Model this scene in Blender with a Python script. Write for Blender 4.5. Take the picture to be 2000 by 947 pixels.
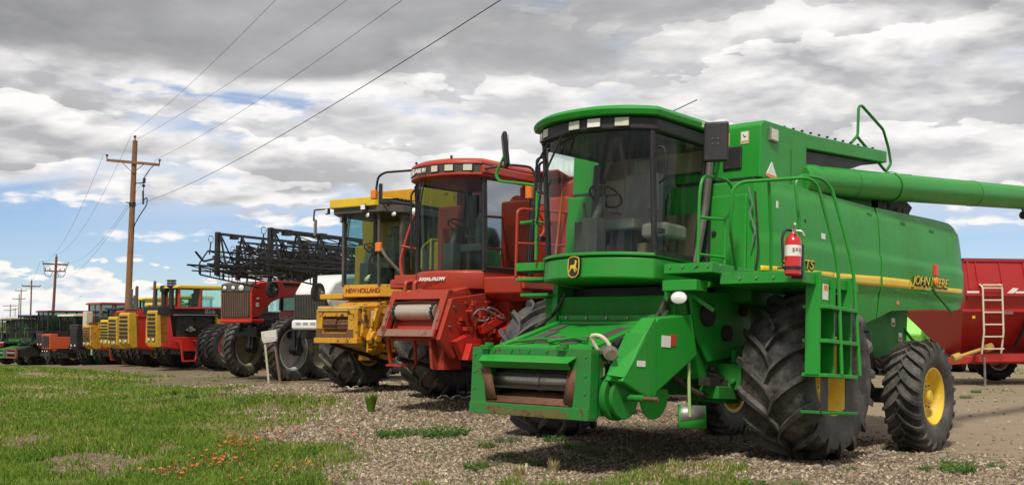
import bpy, bmesh, math, random
import numpy as np
from math import sin, cos, pi, radians, atan, atan2, sqrt
from mathutils import Vector, Matrix
random.seed(7); rng = np.random.default_rng(7)
for o in list(bpy.data.objects): bpy.data.objects.remove(o)
sc = bpy.context.scene
C = sc.collection
# ------------------------------------------------------------------ camera
cam = bpy.data.cameras.new('camera'); cam_o = bpy.data.objects.new('camera', cam); C.objects.link(cam_o)
cam.sensor_width = 36; cam.lens = 36*2150/2000.0
cam_o.location = (0, 0, 1.6); cam_o.rotation_euler = (radians(90)+atan(155/2150.), 0, 0)
cam.clip_start = .1; cam.clip_end = 20000
sc.camera = cam_o
sc.render.resolution_x = 1024; sc.render.resolution_y = 484
# ------------------------------------------------------------------ light
SUN_EL, SUN_AZ = radians(56), radians(196)      # azimuth measured clockwise from +Y
sun = bpy.data.lights.new('sun', 'SUN'); sun.energy = 2.6; sun.angle = radians(7.0); sun.color = (1, .94, .84)
so = bpy.data.objects.new('sun', sun); C.objects.link(so)
sdir = Vector((sin(SUN_AZ)*cos(SUN_EL), cos(SUN_AZ)*cos(SUN_EL), sin(SUN_EL)))
so.rotation_euler = sdir.to_track_quat('Z', 'Y').to_euler()
sc.view_settings.view_transform = 'Standard'; sc.view_settings.look = 'None'
cy = sc.cycles; cy.max_bounces = 6; cy.diffuse_bounces = 2; cy.glossy_bounces = 3; cy.transmission_bounces = 2; cy.transparent_max_bounces = 8
sc.view_settings.exposure = 0.47; sc.view_settings.gamma = 1
# ------------------------------------------------------------------ node helper
class N:
    def __init__(s, tree): s.t = tree; s.n = tree.nodes; s.l = tree.links
    def new(s, typ, **kw):
        n = s.n.new(typ)
        for k, v in kw.items():
            if k.startswith('i_'): s.set(n, k[2:], v)
            else: setattr(n, k, v)
        return n
    def set(s, n, key, v):
        inp = n.inputs[int(key)] if str(key).isdigit() else n.inputs[key.replace('_', ' ')]
        if isinstance(v, bpy.types.NodeSocket): s.l.new(v, inp)
        elif isinstance(v, bpy.types.Node): s.l.new(v.outputs[0], inp)
        else:
            if inp.type == 'RGBA' and len(v) == 3: v = (*v, 1)
            inp.default_value = v
    def m(s, op, a, b=None, c=None, clamp=False):
        n = s.n.new('ShaderNodeMath'); n.operation = op; n.use_clamp = clamp
        for i, v in enumerate((a, b, c)):
            if v is not None: s.set(n, str(i), v)
        return n.outputs[0]
    def noise(s, vec, scale, detail=4, rough=.5, dist=0):
        n = s.new('ShaderNodeTexNoise'); s.set(n, 'Vector', vec)
        for k, v in (('Scale', scale), ('Detail', detail), ('Roughness', rough), ('Distortion', dist)): n.inputs[k].default_value = v
        return n.outputs[0]
    def ramp(s, f, stops, interp='LINEAR'):
        n = s.new('ShaderNodeValToRGB'); s.set(n, 'Fac', f); cr = n.color_ramp; cr.interpolation = interp
        while len(cr.elements) < len(stops): cr.elements.new(.5)
        for e, (p, c) in zip(cr.elements, stops):
            e.position = p; e.color = (c, c, c, 1) if not hasattr(c, '__len__') else (*c, 1)
        return n.outputs[0]
    def mr(s, v, a, b, c=0, d=1, smooth=True):
        n = s.new('ShaderNodeMapRange'); n.interpolation_type = 'SMOOTHSTEP' if smooth else 'LINEAR'
        for k, x in zip((0, 1, 2, 3, 4), (v, a, b, c, d)): s.set(n, str(k), x)
        return n.outputs[0]
    def mix(s, f, a, b, blend='MIX'):
        n = s.new('ShaderNodeMix'); n.data_type = 'RGBA'; n.blend_type = blend; n.clamp_factor = True
        s.set(n, '0', f)
        for k, v in (('6', a), ('7', b)): s.set(n, k, v)
        return n.outputs[2]
    def comb(s, x, y, z):
        n = s.new('ShaderNodeCombineXYZ')
        for k, v in zip('012', (x, y, z)): s.set(n, k, v)
        return n.outputs[0]
# ------------------------------------------------------------------ sky
w = bpy.data.worlds.new('World'); sc.world = w; w.use_nodes = True
t = N(w.node_tree); t.n.clear()
sky = t.new('ShaderNodeTexSky', sky_type='NISHITA', sun_disc=False, sun_elevation=SUN_EL, sun_rotation=SUN_AZ, altitude=1200, air_density=1.0, dust_density=.6, ozone_density=1.5)
g = t.new('ShaderNodeTexCoord').outputs['Generated']
sx = t.new('ShaderNodeSeparateXYZ'); t.set(sx, '0', g)
X, Y, Z = sx.outputs
az = t.m('ARCTAN2', X, Y)                       # 0 straight ahead, radians, right positive
el = t.m('ARCSINE', Z)
els = t.m('POWER', t.m('MAXIMUM', el, 0.0), .8)   # clouds shrink toward the horizon
def cloudfield(dv, sa, se, seed, detail=8, rough=.55, dist=0):
    v = t.comb(t.m('MULTIPLY_ADD', az, sa, seed), t.m('MULTIPLY', t.m('ADD', els, dv), se), 0)
    n = t.new('ShaderNodeTexNoise', noise_dimensions='2D'); t.set(n, 'Vector', v)
    for k, x in (('Scale', 1.0), ('Detail', detail), ('Roughness', rough), ('Distortion', dist)): n.inputs[k].default_value = x
    return n.outputs[0]
def billow(dv, sa, se, seed, amp=.22, detail=8):
    a = cloudfield(dv, sa, se, seed, detail)
    v = t.comb(t.m('MULTIPLY_ADD', a, .9, t.m('MULTIPLY_ADD', az, sa*2.1, seed)), t.m('MULTIPLY_ADD', a, .9, t.m('MULTIPLY', t.m('ADD', els, dv), se*1.5)), 0)
    n = t.new('ShaderNodeTexVoronoi', voronoi_dimensions='2D', feature='F1'); t.set(n, 'Vector', v); n.inputs['Scale'].default_value = 1.7
    n.inputs['Detail'].default_value = 2.2; n.inputs['Roughness'].default_value = .42
    return t.m('ADD', a, t.m('MULTIPLY', t.m('SUBTRACT', .45, n.outputs['Distance']), amp))
deg = pi/180
blue = t.new('ShaderNodeMix', data_type='RGBA', blend_type='MULTIPLY'); blue.inputs[0].default_value = 1
t.set(blue, '6', sky.outputs[0]); blue.inputs[7].default_value = (.62, .70, .86, 1)
col = blue.outputs[2]
right = t.mr(az, -7*deg, 5*deg)                 # 0 left, 1 right
# thin high veil
veil = cloudfield(0, 2.0, 13, 31.0, 5, .6, .8)
col = t.mix(t.m('MULTIPLY', t.mr(veil, .22, .48), t.m('ADD', t.mr(el, 3.4*deg, 7.8*deg, .12, 1.0), t.m('MULTIPLY', right, .1))), col, (5.2, 5.6, 6.3))
def layer(col, f0, f1, cover, white=(7.6, 7.4, 7.3), grey=(4.3, 4.4, 4.9), k=9, soft=.07, bias=.42, op=1.0, thick=.3):
    d = t.m('ADD', f0, cover)
    a = t.m('MULTIPLY', t.mr(d, .5, .5+soft), op)
    lit = t.m('MULTIPLY_ADD', t.m('SUBTRACT', f0, f1), k, bias, clamp=True)
    lit = t.m('SUBTRACT', lit, t.m('MULTIPLY', t.mr(d, .55, .9), thick), clamp=True)
    return t.mix(a, col, t.mix(lit, grey, white))
# horizon cumulus bank (left low)
h0, h1 = billow(0, 10, 22, 3.3, .30), billow(.014, 10, 22, 3.3, .30)
cov = t.m('ADD', t.m('ADD', t.mr(el, .8*deg, 3.4*deg, .28, -.02), t.mr(el, 2.9*deg, 4.2*deg, 0, -.4)), t.mr(az, -15*deg, 4*deg, .03, -.10))
col = layer(col, h0, h1, cov, grey=(5.6, 5.9, 6.5), white=(7.7, 7.4, 7.0), k=5, soft=.06, bias=.60, thick=.2)
# scattered small puffs
p0, p1 = billow(0, 8, 26, 9.1, .2, 6), billow(.012, 8, 26, 9.1, .2, 6)
col = layer(col, p0, p1, t.m('ADD', t.mr(el, 2.8*deg, 7.0*deg, -.10, .04), t.mr(el, 2*deg, 3.2*deg, -.4, 0)), k=5, soft=.14, bias=.62)
# main deck: receding rows of cumulus, each lit on its top edge and grey below
wob = cloudfield(0, 2.3, 6, 12.4, 3, .5)
puff = billow(0, 5.5, 17, 22.3, .26, 5); pufu = billow(.02, 5.5, 17, 22.3, .26, 5)
ph = t.m('MULTIPLY_ADD', els, 15.5, t.m('MULTIPLY_ADD', wob, 3.4, t.m('MULTIPLY_ADD', puff, -1.25, .05)))
fr = t.m('FRACT', ph); fr = t.m('MULTIPLY', fr, t.mr(fr, 1.0, .93))
lit = t.m('MULTIPLY_ADD', t.mr(fr, .02, .80), .58, t.m('MULTIPLY_ADD', t.m('SUBTRACT', puff, pufu), 2.4, t.m('MULTIPLY_ADD', t.m('SUBTRACT', puff, .5), .5, .16)), clamp=True)
cc = t.mix(lit, t.mix(t.mr(wob, .35, .65), (3.5, 3.5, 3.65), (4.9, 4.87, 5.0)), (7.55, 7.4, 7.25))
m0 = billow(0, 3.4, 12, 22.3, .26)
d = t.m('ADD', m0, t.m('ADD', t.mr(el, 4.2*deg, 7.4*deg, -.30, .24), t.m('MULTIPLY', right, t.mr(el, 3.2*deg, 5.6*deg, .0, .08))))
d0 = t.m('SUBTRACT', d, t.m('MULTIPLY', t.m('MULTIPLY', t.mr(fr, .78, .92), t.mr(fr, 1.0, .985)), t.mr(puff, .60, .46, 0, .22)))
col = t.mix(t.mr(d, .5, .66), col, cc)
# dark flat bases overhead
b0 = cloudfield(0, 2.0, 7, 64.0, 6, .52, .3); b1 = cloudfield(.03, 2.0, 7, 64.0, 6, .52, .3)
cov = t.m('ADD', t.mr(el, 9.5*deg, 14.0*deg, -.34, .14), t.mr(az, -24*deg, 26*deg, .06, -.10))
d = t.m('ADD', b0, cov)
dk = t.mix(t.m('MULTIPLY_ADD', t.m('SUBTRACT', b0, b1), 3, .45, clamp=True), (1.7, 1.72, 1.8), (4.0, 4.0, 4.1))
col = t.mix(t.m('MULTIPLY', t.mr(d, .44, .62), .94), col, dk)
bg = t.new('ShaderNodeBackground'); t.set(bg, 'Color', col); bg.inputs['Strength'].default_value = .096
ow = t.new('ShaderNodeOutputWorld'); t.l.new(bg.outputs[0], ow.inputs[0])
w.cycles.sampling_method = 'MANUAL'; w.cycles.sample_map_resolution = 256
# ------------------------------------------------------------------ materials
MATS = {}
def mat(name, col, rough=.5, metal=0, dirt=.25, dirtcol=(.22, .17, .12), scale=3.0, coat=0, bump=0, spots=None, rust=0, var=.12, spec=.5):
    if name in MATS: return MATS[name]
    m = bpy.data.materials.new(name); m.use_nodes = True; MATS[name] = m
    t = N(m.node_tree); bs = t.n['Principled BSDF']
    tc = t.new('ShaderNodeTexCoord').outputs['Object']
    n1 = t.noise(tc, scale, 6, .6); n2 = t.noise(tc, scale*7, 4, .65)
    c = t.mix(t.m('MULTIPLY', n2, var*2), tuple(x*(1+var) for x in col), tuple(x*(1-var*1.3) for x in col))
    mp = t.new('ShaderNodeMapping'); t.set(mp, '0', tc); mp.inputs['Scale'].default_value = (5, 5, .45); st = t.noise(mp.outputs[0], 2.2, 5, .7)
    c = t.mix(t.m('MULTIPLY', t.mr(st, .52, .72), min(.5, dirt*.9)), c, tuple(x*.55+dirtcol[i]*.12 for i, x in enumerate(col)))
    f = t.m('MULTIPLY', t.mr(t.m('ADD', t.m('MULTIPLY', n1, .65), t.m('MULTIPLY', n2, .35)), .42, .68), dirt)
    c = t.mix(f, c, dirtcol)
    r = t.m('ADD', rough, t.m('MULTIPLY', f, .5), clamp=True)
    if rust:
        n3 = t.noise(tc, 5.5, 9, .72, .4)
        rf = t.mr(n3, .64-rust*.2, .68-rust*.2)
        c = t.mix(rf, c, t.mix(n2, (.05, .018, .008), (.17, .065, .028))); r = t.mix(rf, r, (.85, .85, .85))
    t.set(bs, 'Base_Color', c); t.set(bs, 'Roughness', r); bs.inputs['Metallic'].default_value = metal
    bs.inputs['Specular IOR Level'].default_value = spec
    if coat: bs.inputs['Coat Weight'].default_value = coat; bs.inputs['Coat Roughness'].default_value = .18
    if bump:
        b = t.new('ShaderNodeBump'); b.inputs['Strength'].default_value = bump; b.inputs['Distance'].default_value = .01
        t.set(b, 'Height', n2); t.l.new(b.outputs[0], bs.inputs['Normal'])
    return m
GREEN = mat('green_paint', (.015, .265, .024), .42, dirt=.30, dirtcol=(.10, .20, .07), coat=.08, spec=.4, scale=1.6, var=.16)
DGREEN = mat('green_paint_dusty', (.014, .20, .022), .55, spec=.3, dirt=.4, dirtcol=(.07, .08, .035), scale=2.5, var=.25)
GRUST = mat('green_paint_rusty', (.006, .19, .024), .42, dirt=.3, dirtcol=(.12, .11, .05), scale=2.5, rust=.30, coat=.1)
YEL = mat('yellow_paint', (.74, .50, .012), .38, dirt=.18, coat=.2)
YRIM = mat('yellow_rim_paint', (.76, .50, .03), .42, dirt=.45, dirtcol=(.35, .26, .1), scale=4)
NHY = mat('golden_yellow_paint', (.66, .34, .015), .42, dirt=.3, dirtcol=(.28, .16, .05), rust=.12, scale=2)
NHYR = mat('golden_yellow_paint_rusty', (.60, .30, .015), .5, dirt=.5, dirtcol=(.22, .12, .05), rust=.45, scale=2.2)
RED = mat('red_paint', (.40, .036, .015), .42, dirt=.25, dirtcol=(.35, .10, .05), coat=.2, scale=1.8)
REDW = mat('red_paint_worn', (.36, .028, .013), .5, dirt=.35, dirtcol=(.22, .09, .05), rust=.22, scale=2)
BRED = mat('bright_red_paint', (.50, .022, .014), .36, dirt=.2, dirtcol=(.3, .08, .05), coat=.3, scale=1.5)
CRED = mat('dark_red_paint', (.38, .014, .012), .42, dirt=.2, dirtcol=(.25, .08, .05), coat=.2, scale=1.0)
ORG = mat('orange_red_paint', (.52, .075, .018), .42, dirt=.2, coat=.2)
DYEL = mat('dull_yellow_paint', (.56, .34, .02), .5, dirt=.45, dirtcol=(.25, .14, .04), rust=.12, scale=2)
MAR = mat('maroon_paint', (.13, .008, .012), .45, dirt=.15)
WHITE = mat('white_paint', (.78, .78, .76), .35, dirt=.12, dirtcol=(.45, .42, .36), coat=.3)
CREAM = mat('cream_paint', (.62, .55, .42), .5, dirt=.2)
MINT = mat('mint_green_paint', (.25, .62, .30), .45, dirt=.15)
LGREEN = mat('bright_green_paint', (.25, .70, .10), .4, dirt=.1)
BLK = mat('black_plastic', (.016, .016, .017), .5, dirt=.25, dirtcol=(.07, .06, .05))
DARK = mat('dark_greasy_metal', (.022, .020, .018), .55, dirt=.5, dirtcol=(.07, .055, .04), scale=6, bump=.3)
GREY = mat('grey_metal', (.30, .30, .29), .4, metal=.7, dirt=.3)
STEEL = mat('worn_steel', (.42, .38, .33), .34, metal=.85, dirt=.5, dirtcol=(.16, .10, .06), scale=5)
RUST = mat('rusty_steel', (.16, .075, .04), .75, metal=.1, dirt=.6, dirtcol=(.07, .035, .02), scale=5, bump=.4)
CHAR = mat('charcoal_trim', (.07, .066, .062), .55, dirt=.3)
SEAT = mat('grey_seat_fabric', (.26, .25, .22), .9, dirt=.2)
TAN = mat('tan_trim', (.30, .23, .13), .8, dirt=.2)
BROWN = mat('brown_trim', (.30, .21, .16), .8, dirt=.2)
WOOD = mat('weathered_wood', (.23, .115, .052), .85, dirt=.5, dirtcol=(.12, .07, .045), scale=2, bump=.4)
WOODR = mat('reddish_wood', (.16, .062, .045), .85, dirt=.4, dirtcol=(.08, .04, .03), scale=2)
WOODG = mat('grey_wood', (.20, .15, .12), .85, dirt=.4, scale=2)
AMBER = mat('amber_lens', (.75, .20, .015), .25, dirt=.1)
ORED = mat('red_lens', (.6, .05, .02), .25, dirt=.1)
LENS = mat('lamp_lens', (.62, .60, .50), .18, dirt=.3, dirtcol=(.4, .36, .25), scale=20)
LENSW = mat('white_lamp_lens', (.80, .80, .76), .12, dirt=.1)
MIRR = mat('mirror_glass', (.5, .52, .54), .05, metal=1, dirt=.1)
DECW = mat('white_decal', (.75, .73, .68), .5, dirt=.1)
DECR = mat('red_decal', (.5, .05, .03), .5, dirt=.1)
DECB = mat('black_decal', (.012, .012, .012), .5, dirt=.1)
SILV = mat('silver_decal', (.42, .44, .46), .35, metal=.2, dirt=.1)
WIRE = mat('wire', (.03, .03, .032), .6, dirt=.1)
HOSE = mat('black_hose', (.02, .02, .02), .42, dirt=.3)
PAPER = mat('pale_plastic', (.55, .53, .48), .7, dirt=.2)
# tyres: dusty black rubber
def tyremat(name, a, b, amt):
    m = bpy.data.materials.new(name); m.use_nodes = True; t = N(m.node_tree); bs = t.n['Principled BSDF']
    tc = t.new('ShaderNodeTexCoord').outputs['Object']
    n1 = t.noise(tc, 3.5, 7, .65, .3); n2 = t.noise(tc, 24, 4, .7)
    f = t.mr(t.m('ADD', t.m('MULTIPLY', n1, .7), t.m('MULTIPLY', n2, .3)), .40, .66)
    t.set(bs, 'Base_Color', t.mix(t.m('MULTIPLY', f, amt), a, b)); t.set(bs, 'Roughness', t.mr(f, 0, 1, .55, .9))
    bp = t.new('ShaderNodeBump'); bp.inputs['Strength'].default_value = .35; bp.inputs['Distance'].default_value = .008
    t.set(bp, 'Height', n2); t.l.new(bp.outputs[0], bs.inputs['Normal']); return m
TYRE = tyremat('tyre_rubber', (.024, .023, .022), (.15, .135, .115), .9)
TYREG = tyremat('tyre_rubber_grey', (.045, .044, .045), (.15, .14, .13), .8)
TYRED = tyremat('tyre_rubber_dark', (.011, .010, .010), (.045, .036, .030), .7)
def glassmat(name, tint, refl=1.0):
    m = bpy.data.materials.new(name); m.use_nodes = True; t = N(m.node_tree); t.n.remove(t.n['Principled BSDF'])
    tc = t.new('ShaderNodeTexCoord').outputs['Object']
    mp = t.new('ShaderNodeMapping'); t.set(mp, '0', tc); mp.inputs['Scale'].default_value = (3, 3, .5)
    n = t.noise(mp.outputs[0], 3, 6, .65, .8)
    tr = t.new('ShaderNodeBsdfTransparent'); t.set(tr, '0', tint)
    gl = t.new('ShaderNodeBsdfGlossy'); t.set(gl, '0', (.8*refl, .85*refl, .85*refl)); gl.inputs['Roughness'].default_value = .03
    df = t.new('ShaderNodeBsdfDiffuse'); t.set(df, '0', (.17, .18, .14))
    fr = t.new('ShaderNodeFresnel'); fr.inputs[0].default_value = 1.5
    a = t.new('ShaderNodeMixShader'); t.set(a, '0', t.m('MULTIPLY', t.mr(n, .46, .70), .14)); t.l.new(tr.outputs[0], a.inputs[1]); t.l.new(df.outputs[0], a.inputs[2])
    b = t.new('ShaderNodeMixShader'); t.set(b, '0', t.m('MULTIPLY', fr.outputs[0], .45, clamp=True)); t.l.new(a.outputs[0], b.inputs[1]); t.l.new(gl.outputs[0], b.inputs[2])
    t.l.new(b.outputs[0], t.n['Material Output'].inputs[0]); return m
GLASS = glassmat('tinted_cab_glass', (.88, .95, .91))
GLASSD = glassmat('dark_cab_glass', (.38, .52, .48), .8)
GLASSB = glassmat('blue_green_cab_glass', (.66, .88, .84))
# ------------------------------------------------------------------ mesh builder
def V(*a): return Vector(a if len(a) > 1 else a[0])
def basis(d):
    d = Vector(d).normalized(); a = Vector((0, 0, 1)) if abs(d.z) < .95 else Vector((1, 0, 0))
    u = a.cross(d).normalized(); return u, d.cross(u), d
class MB:
    def __init__(s): s.v = []; s.f = []; s.mi = []; s.k = 0
    def add(s, vs, fs):
        o = len(s.v); s.v += [tuple(x) for x in vs]; s.f += [[o+i for i in f] for f in fs]; s.mi += [s.k]*len(fs); return s
    def slot(s, k): s.k = k; return s
    def box(s, x0, x1, y0, y1, z0, z1, M=None):
        vs = [(x, y, z) for x in (x0, x1) for y in (y0, y1) for z in (z0, z1)]
        if M: vs = [M @ Vector(v) for v in vs]
        return s.add(vs, [(0, 1, 3, 2), (4, 6, 7, 5), (0, 4, 5, 1), (2, 3, 7, 6), (0, 2, 6, 4), (1, 5, 7, 3)])
    def bar(s, a, b, w, h=None, up=(0, 0, 1)):
        a, b = Vector(a), Vector(b); h = h or w; d = (b-a).normalized(); u = d.cross(Vector(up))
        if u.length < .05: u = d.cross(Vector((1, 0, 0)))
        u.normalize(); v = u.cross(d); u = u*w/2; v = v*h/2
        vs = [p+q for p in (a, b) for q in (-u-v, u-v, u+v, -u+v)]
        return s.add(vs, [(3, 2, 1, 0), (4, 5, 6, 7), (0, 1, 5, 4), (1, 2, 6, 5), (2, 3, 7, 6), (3, 0, 4, 7)])
    def prism(s, pts, ax, a, b):
        # pts: polygon in the two remaining axes (in xyz order), extruded along ax from a to b
        def mk(p, c): return {'x': (c, p[0], p[1]), 'y': (p[0], c, p[1]), 'z': (p[0], p[1], c)}[ax]
        n = len(pts); vs = [mk(p, a) for p in pts]+[mk(p, b) for p in pts]
        return s.add(vs, [list(range(n)), list(range(2*n-1, n-1, -1))]+[(i, i+n, (i+1) % n+n, (i+1) % n) for i in range(n)])
    def poly(s, pts): return s.add(pts, [list(range(len(pts)))])
    def ring(s, rings, closed=True, cap=False):
        n = len(rings[0]); vs = [p for r in rings for p in r]; fs = []
        for i in range(len(rings)-1):
            for j in range(n if closed else n-1):
                k = (j+1) % n; fs.append((i*n+j, i*n+k, (i+1)*n+k, (i+1)*n+j))
        if cap: fs += [list(range(n))[::-1], [(len(rings)-1)*n+j for j in range(n)]]
        return s.add(vs, fs)
    def cyl(s, a, b, r, r2=None, n=16, cap=True):
        a, b = Vector(a), Vector(b); u, v, d = basis(b-a); r2 = r if r2 is None else r2
        return s.ring([[p+u*q*cos(2*pi*i/n)+v*q*sin(2*pi*i/n) for i in range(n)] for p, q in ((a, r), (b, r2))], cap=cap)
    def tube(s, pts, r, n=8, rnd=.06, closed=False):
        P = [Vector(p) for p in pts]
        if rnd and len(P) > 2:
            Q = [P[0]]
            for i in range(1, len(P)-1):
                a, b, c = P[i-1], P[i], P[i+1]; la, lc = (a-b).length, (c-b).length
                if la < 1e-4 or lc < 1e-4: Q.append(b); continue
                q = min(rnd, la*.45, lc*.45); A = b+(a-b)/la*q; D = b+(c-b)/lc*q
                for k in range(4):
                    w = k/3; Q.append((1-w)**2*A+2*w*(1-w)*b+w*w*D)
            Q.append(P[-1]); P = Q
        rings = []; u = None
        for i, p in enumerate(P):
            d = (P[min(i+1, len(P)-1)]-P[max(i-1, 0)]).normalized()
            if u is None: u, v, _ = basis(d)
            else:
                u = (u-d*u.dot(d)); u = u.normalized() if u.length > 1e-5 else basis(d)[0]; v = d.cross(u)
            rr = r[i] if hasattr(r, '__len__') else r
            rings.append([p+u*rr*cos(2*pi*k/n)+v*rr*sin(2*pi*k/n) for k in range(n)])
        return s.ring(rings, cap=True)
    def lathe(s, prof, c=(0, 0, 0), ax=(0, 1, 0), n=40):
        c = Vector(c); u, v, d = basis(ax)
        return s.ring([[c+d*h+(u*cos(2*pi*i/n)+v*sin(2*pi*i/n))*r for i in range(n)] for r, h in prof])
    def sphere(s, c, r, n=12, m=7, sc=(1, 1, 1)):
        c = Vector(c); return s.ring([[c+Vector((sc[0]*r*sin(pi*j/m)*cos(2*pi*i/n), sc[1]*r*sin(pi*j/m)*sin(2*pi*i/n), sc[2]*r*cos(pi*j/m))) for i in range(n)] for j in range(m+1)])
    def grid(s, fn, nu, nv):
        return s.ring([[fn(i/nu, j/nv) for j in range(nv+1)] for i in range(nu+1)], closed=False)
    def mesh(s, name, mats, smooth=35):
        me = bpy.data.meshes.new(name); me.from_pydata(s.v, [], s.f)
        for m in (mats if isinstance(mats, (list, tuple)) else [mats]): me.materials.append(m)
        me.polygons.foreach_set('material_index', s.mi)
        bm = bmesh.new(); bm.from_mesh(me); bmesh.ops.recalc_face_normals(bm, faces=bm.faces)
        if smooth:
            ang = radians(smooth)
            for f in bm.faces: f.smooth = True
            for e in bm.edges:
                if len(e.link_faces) == 2 and e.calc_face_angle(0) > ang: e.smooth = False
        bm.to_mesh(me); bm.free(); me.update(); return me
    def groups(s):
        par = list(range(len(s.v)))
        def fd(a):
            while par[a] != a: par[a] = par[par[a]]; a = par[a]
            return a
        for f in s.f:
            r = fd(f[0])
            for q in f[1:]: par[fd(q)] = r
        cs = {}
        for i, v in enumerate(s.v): cs.setdefault(fd(i), []).append(i)
        bb = []
        for k_, ix in cs.items():
            a = np.array([s.v[i] for i in ix]); bb.append([a.min(0)-.006, a.max(0)+.006, {k_}])
        ch = len(bb) < 400
        while ch:
            ch = False; out = []
            for b in bb:
                for o in out:
                    if (b[0] < o[1]).all() and (o[0] < b[1]).all():
                        o[0] = np.minimum(o[0], b[0]); o[1] = np.maximum(o[1], b[1]); o[2] |= b[2]; ch = True; break
                else: out.append(b)
            bb = out
        return [b[2] for b in bb], fd
    def obj(s, name, mats, parent=None, bev=0, smooth=35, seg=2, solid=0, label=None):
        if parent is not None and len(s.v) < 6000 and not any(w_ in name for w_ in ('bolt', 'rivet', 'slot', 'mark', 'bar', 'slat', 'grip', 'lettering', 'clutter', 'insulator', 'rail_')):
            gs, fd = s.groups()
            if 1 < len(gs) <= (60 if name == 'drive_parts' else 16):
                first = None
                for g_ in gs:
                    q = MB(); mp = {}
                    for f, k_ in zip(s.f, s.mi):
                        if fd(f[0]) in g_:
                            for i in f:
                                if i not in mp: mp[i] = len(q.v); q.v.append(s.v[i])
                            q.f.append([mp[i] for i in f]); q.mi.append(k_)
                    o = q.obj1(name, mats, parent, bev, smooth, seg, solid, label)
                    if first is None or len(q.v) > first[0]: first = (len(q.v), o)
                return first[1]
        return s.obj1(name, mats, parent, bev, smooth, seg, solid, label)
    def obj1(s, name, mats, parent=None, bev=0, smooth=35, seg=2, solid=0, label=None):
        o = bpy.data.objects.new(name, s.mesh(name, mats, smooth)); C.objects.link(o)
        if parent: o.parent = parent
        if label: o['label'] = label
        if solid:
            m = o.modifiers.new('s', 'SOLIDIFY'); m.thickness = solid; m.offset = 0
        if bev:
            m = o.modifiers.new('b', 'BEVEL'); m.width = bev; m.segments = seg; m.limit_method = 'ANGLE'; m.angle_limit = radians(32); m.harden_normals = True
        return o
def link(name, me, parent=None, loc=(0, 0, 0), rot=(0, 0, 0)):
    o = bpy.data.objects.new(name, me); C.objects.link(o); o.parent = parent; o.location = loc; o.rotation_euler = rot; return o
def tag(o, label=None, cat=None, group=None, kind=None):
    if label: o['label'] = label
    if cat: o['category'] = cat
    if group: o['group'] = group
    if kind: o['kind'] = kind
    return o
def machine(name, label, cat, x, y, z, phi, pitch=0, group=None, roll=0):
    """phi: angle of the tail direction, clockwise from +Y; pitch: nose up"""
    o = bpy.data.objects.new(name, None); C.objects.link(o); o.empty_display_size = .3
    a = radians(phi); o.location = (x, y, z); o.rotation_euler = (radians(roll), -radians(pitch), atan2(-cos(a), -sin(a)))
    return tag(o, label, cat, group)
_font = None
def text(s, size, mt, parent, M, name='lettering', depth=.003, bold=0, shear=0, spacing=1, sx=1):
    cu = bpy.data.curves.new('txt', 'FONT'); cu.body = s; cu.size = size; cu.extrude = depth; cu.offset = bold; cu.shear = shear; cu.space_character = spacing; cu.resolution_u = 3
    tmp = bpy.data.objects.new('tmp', cu); C.objects.link(tmp)
    bpy.context.view_layer.update()
    me = bpy.data.meshes.new_from_object(tmp.evaluated_get(bpy.context.evaluated_depsgraph_get())); bpy.data.objects.remove(tmp)
    me.materials.clear(); me.materials.append(mt); me.transform(M @ Matrix.Diagonal((sx, 1, 1, 1)))
    o = bpy.data.objects.new(name, me); C.objects.link(o); o.parent = parent; return o
def facing(loc, right, up):
    r = Vector(right).normalized(); u = Vector(up).normalized(); n = r.cross(u)
    return Matrix(((r.x, u.x, n.x, loc[0]), (r.y, u.y, n.y, loc[1]), (r.z, u.z, n.z, loc[2]), (0, 0, 0, 1)))
# ------------------------------------------------------------------ wheels
CACHE = {}
def tyre_mesh(R, w, rimR, lugs, lh=.05, mt=None, detail=1, lw=.055):
    key = ('t', R, w, rimR, lugs, lh, mt.name, detail)
    if key in CACHE: return CACHE[key]
    m = MB(); Rb = R-lh; hw = w/2; n = 56 if detail else 32
    sw = Rb-rimR
    prof = [(rimR-.015, -hw*.62), (rimR+.02, -hw*.80), (rimR+sw*.35, -hw*.98), (rimR+sw*.62, -hw*1.0), (Rb-sw*.16, -hw*.95), (Rb-.022, -hw*.80), (Rb-.004, -hw*.45), (Rb, 0)]
    prof = prof+[(r, -h) for r, h in prof[-2::-1]]
    m.lathe(prof+[(rimR-.03, hw*.3), (rimR-.03, -hw*.3), prof[0]], n=n)
    def P(a, y, r): return Vector((r*cos(a), y, r*sin(a)))
    def surf(y):   # radius of lug top at lateral y
        q = abs(y)/hw; return R-.05*max(0, q-.55)**2/.2*min(1, R)
    for sgn in (-1, 1):
        for k in range(lugs):
            a0 = 2*pi*(k+(.5 if sgn > 0 else 0))/lugs
            secs = []
            K = 6 if detail else 3
            skew = .52*w/R
            for i in range(K+1):
                q = i/K; y = sgn*(-.04*w+q*(hw*.98+.04*w)); a = a0+skew*(q**.62)
                wd = (lw+.02*q)/R*.55; top = surf(y) if q < 1 else R-.055; bot = Rb-.03-.05*(q > .9)
                tp = wd*.72
                secs.append([P(a-wd, y, bot), P(a-tp, y, top), P(a+tp, y, top), P(a+wd, y, bot)])
            # shoulder wrap
            y = sgn*hw*1.03; a = a0+skew*1.02; wd = (lw+.02)/R*.5
            secs.append([P(a-wd, y*.97, Rb-sw*.34), P(a-wd*.8, y*1.0, Rb-sw*.12), P(a+wd*.8, y*1.0, Rb-sw*.12), P(a+wd, y*.97, Rb-sw*.34)])
            if sgn < 0: secs = [s_[::-1] for s_ in secs]
            m.ring(secs, cap=True)
    me = m.mesh('tyre', mt, 38); CACHE[key] = me; return me
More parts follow.
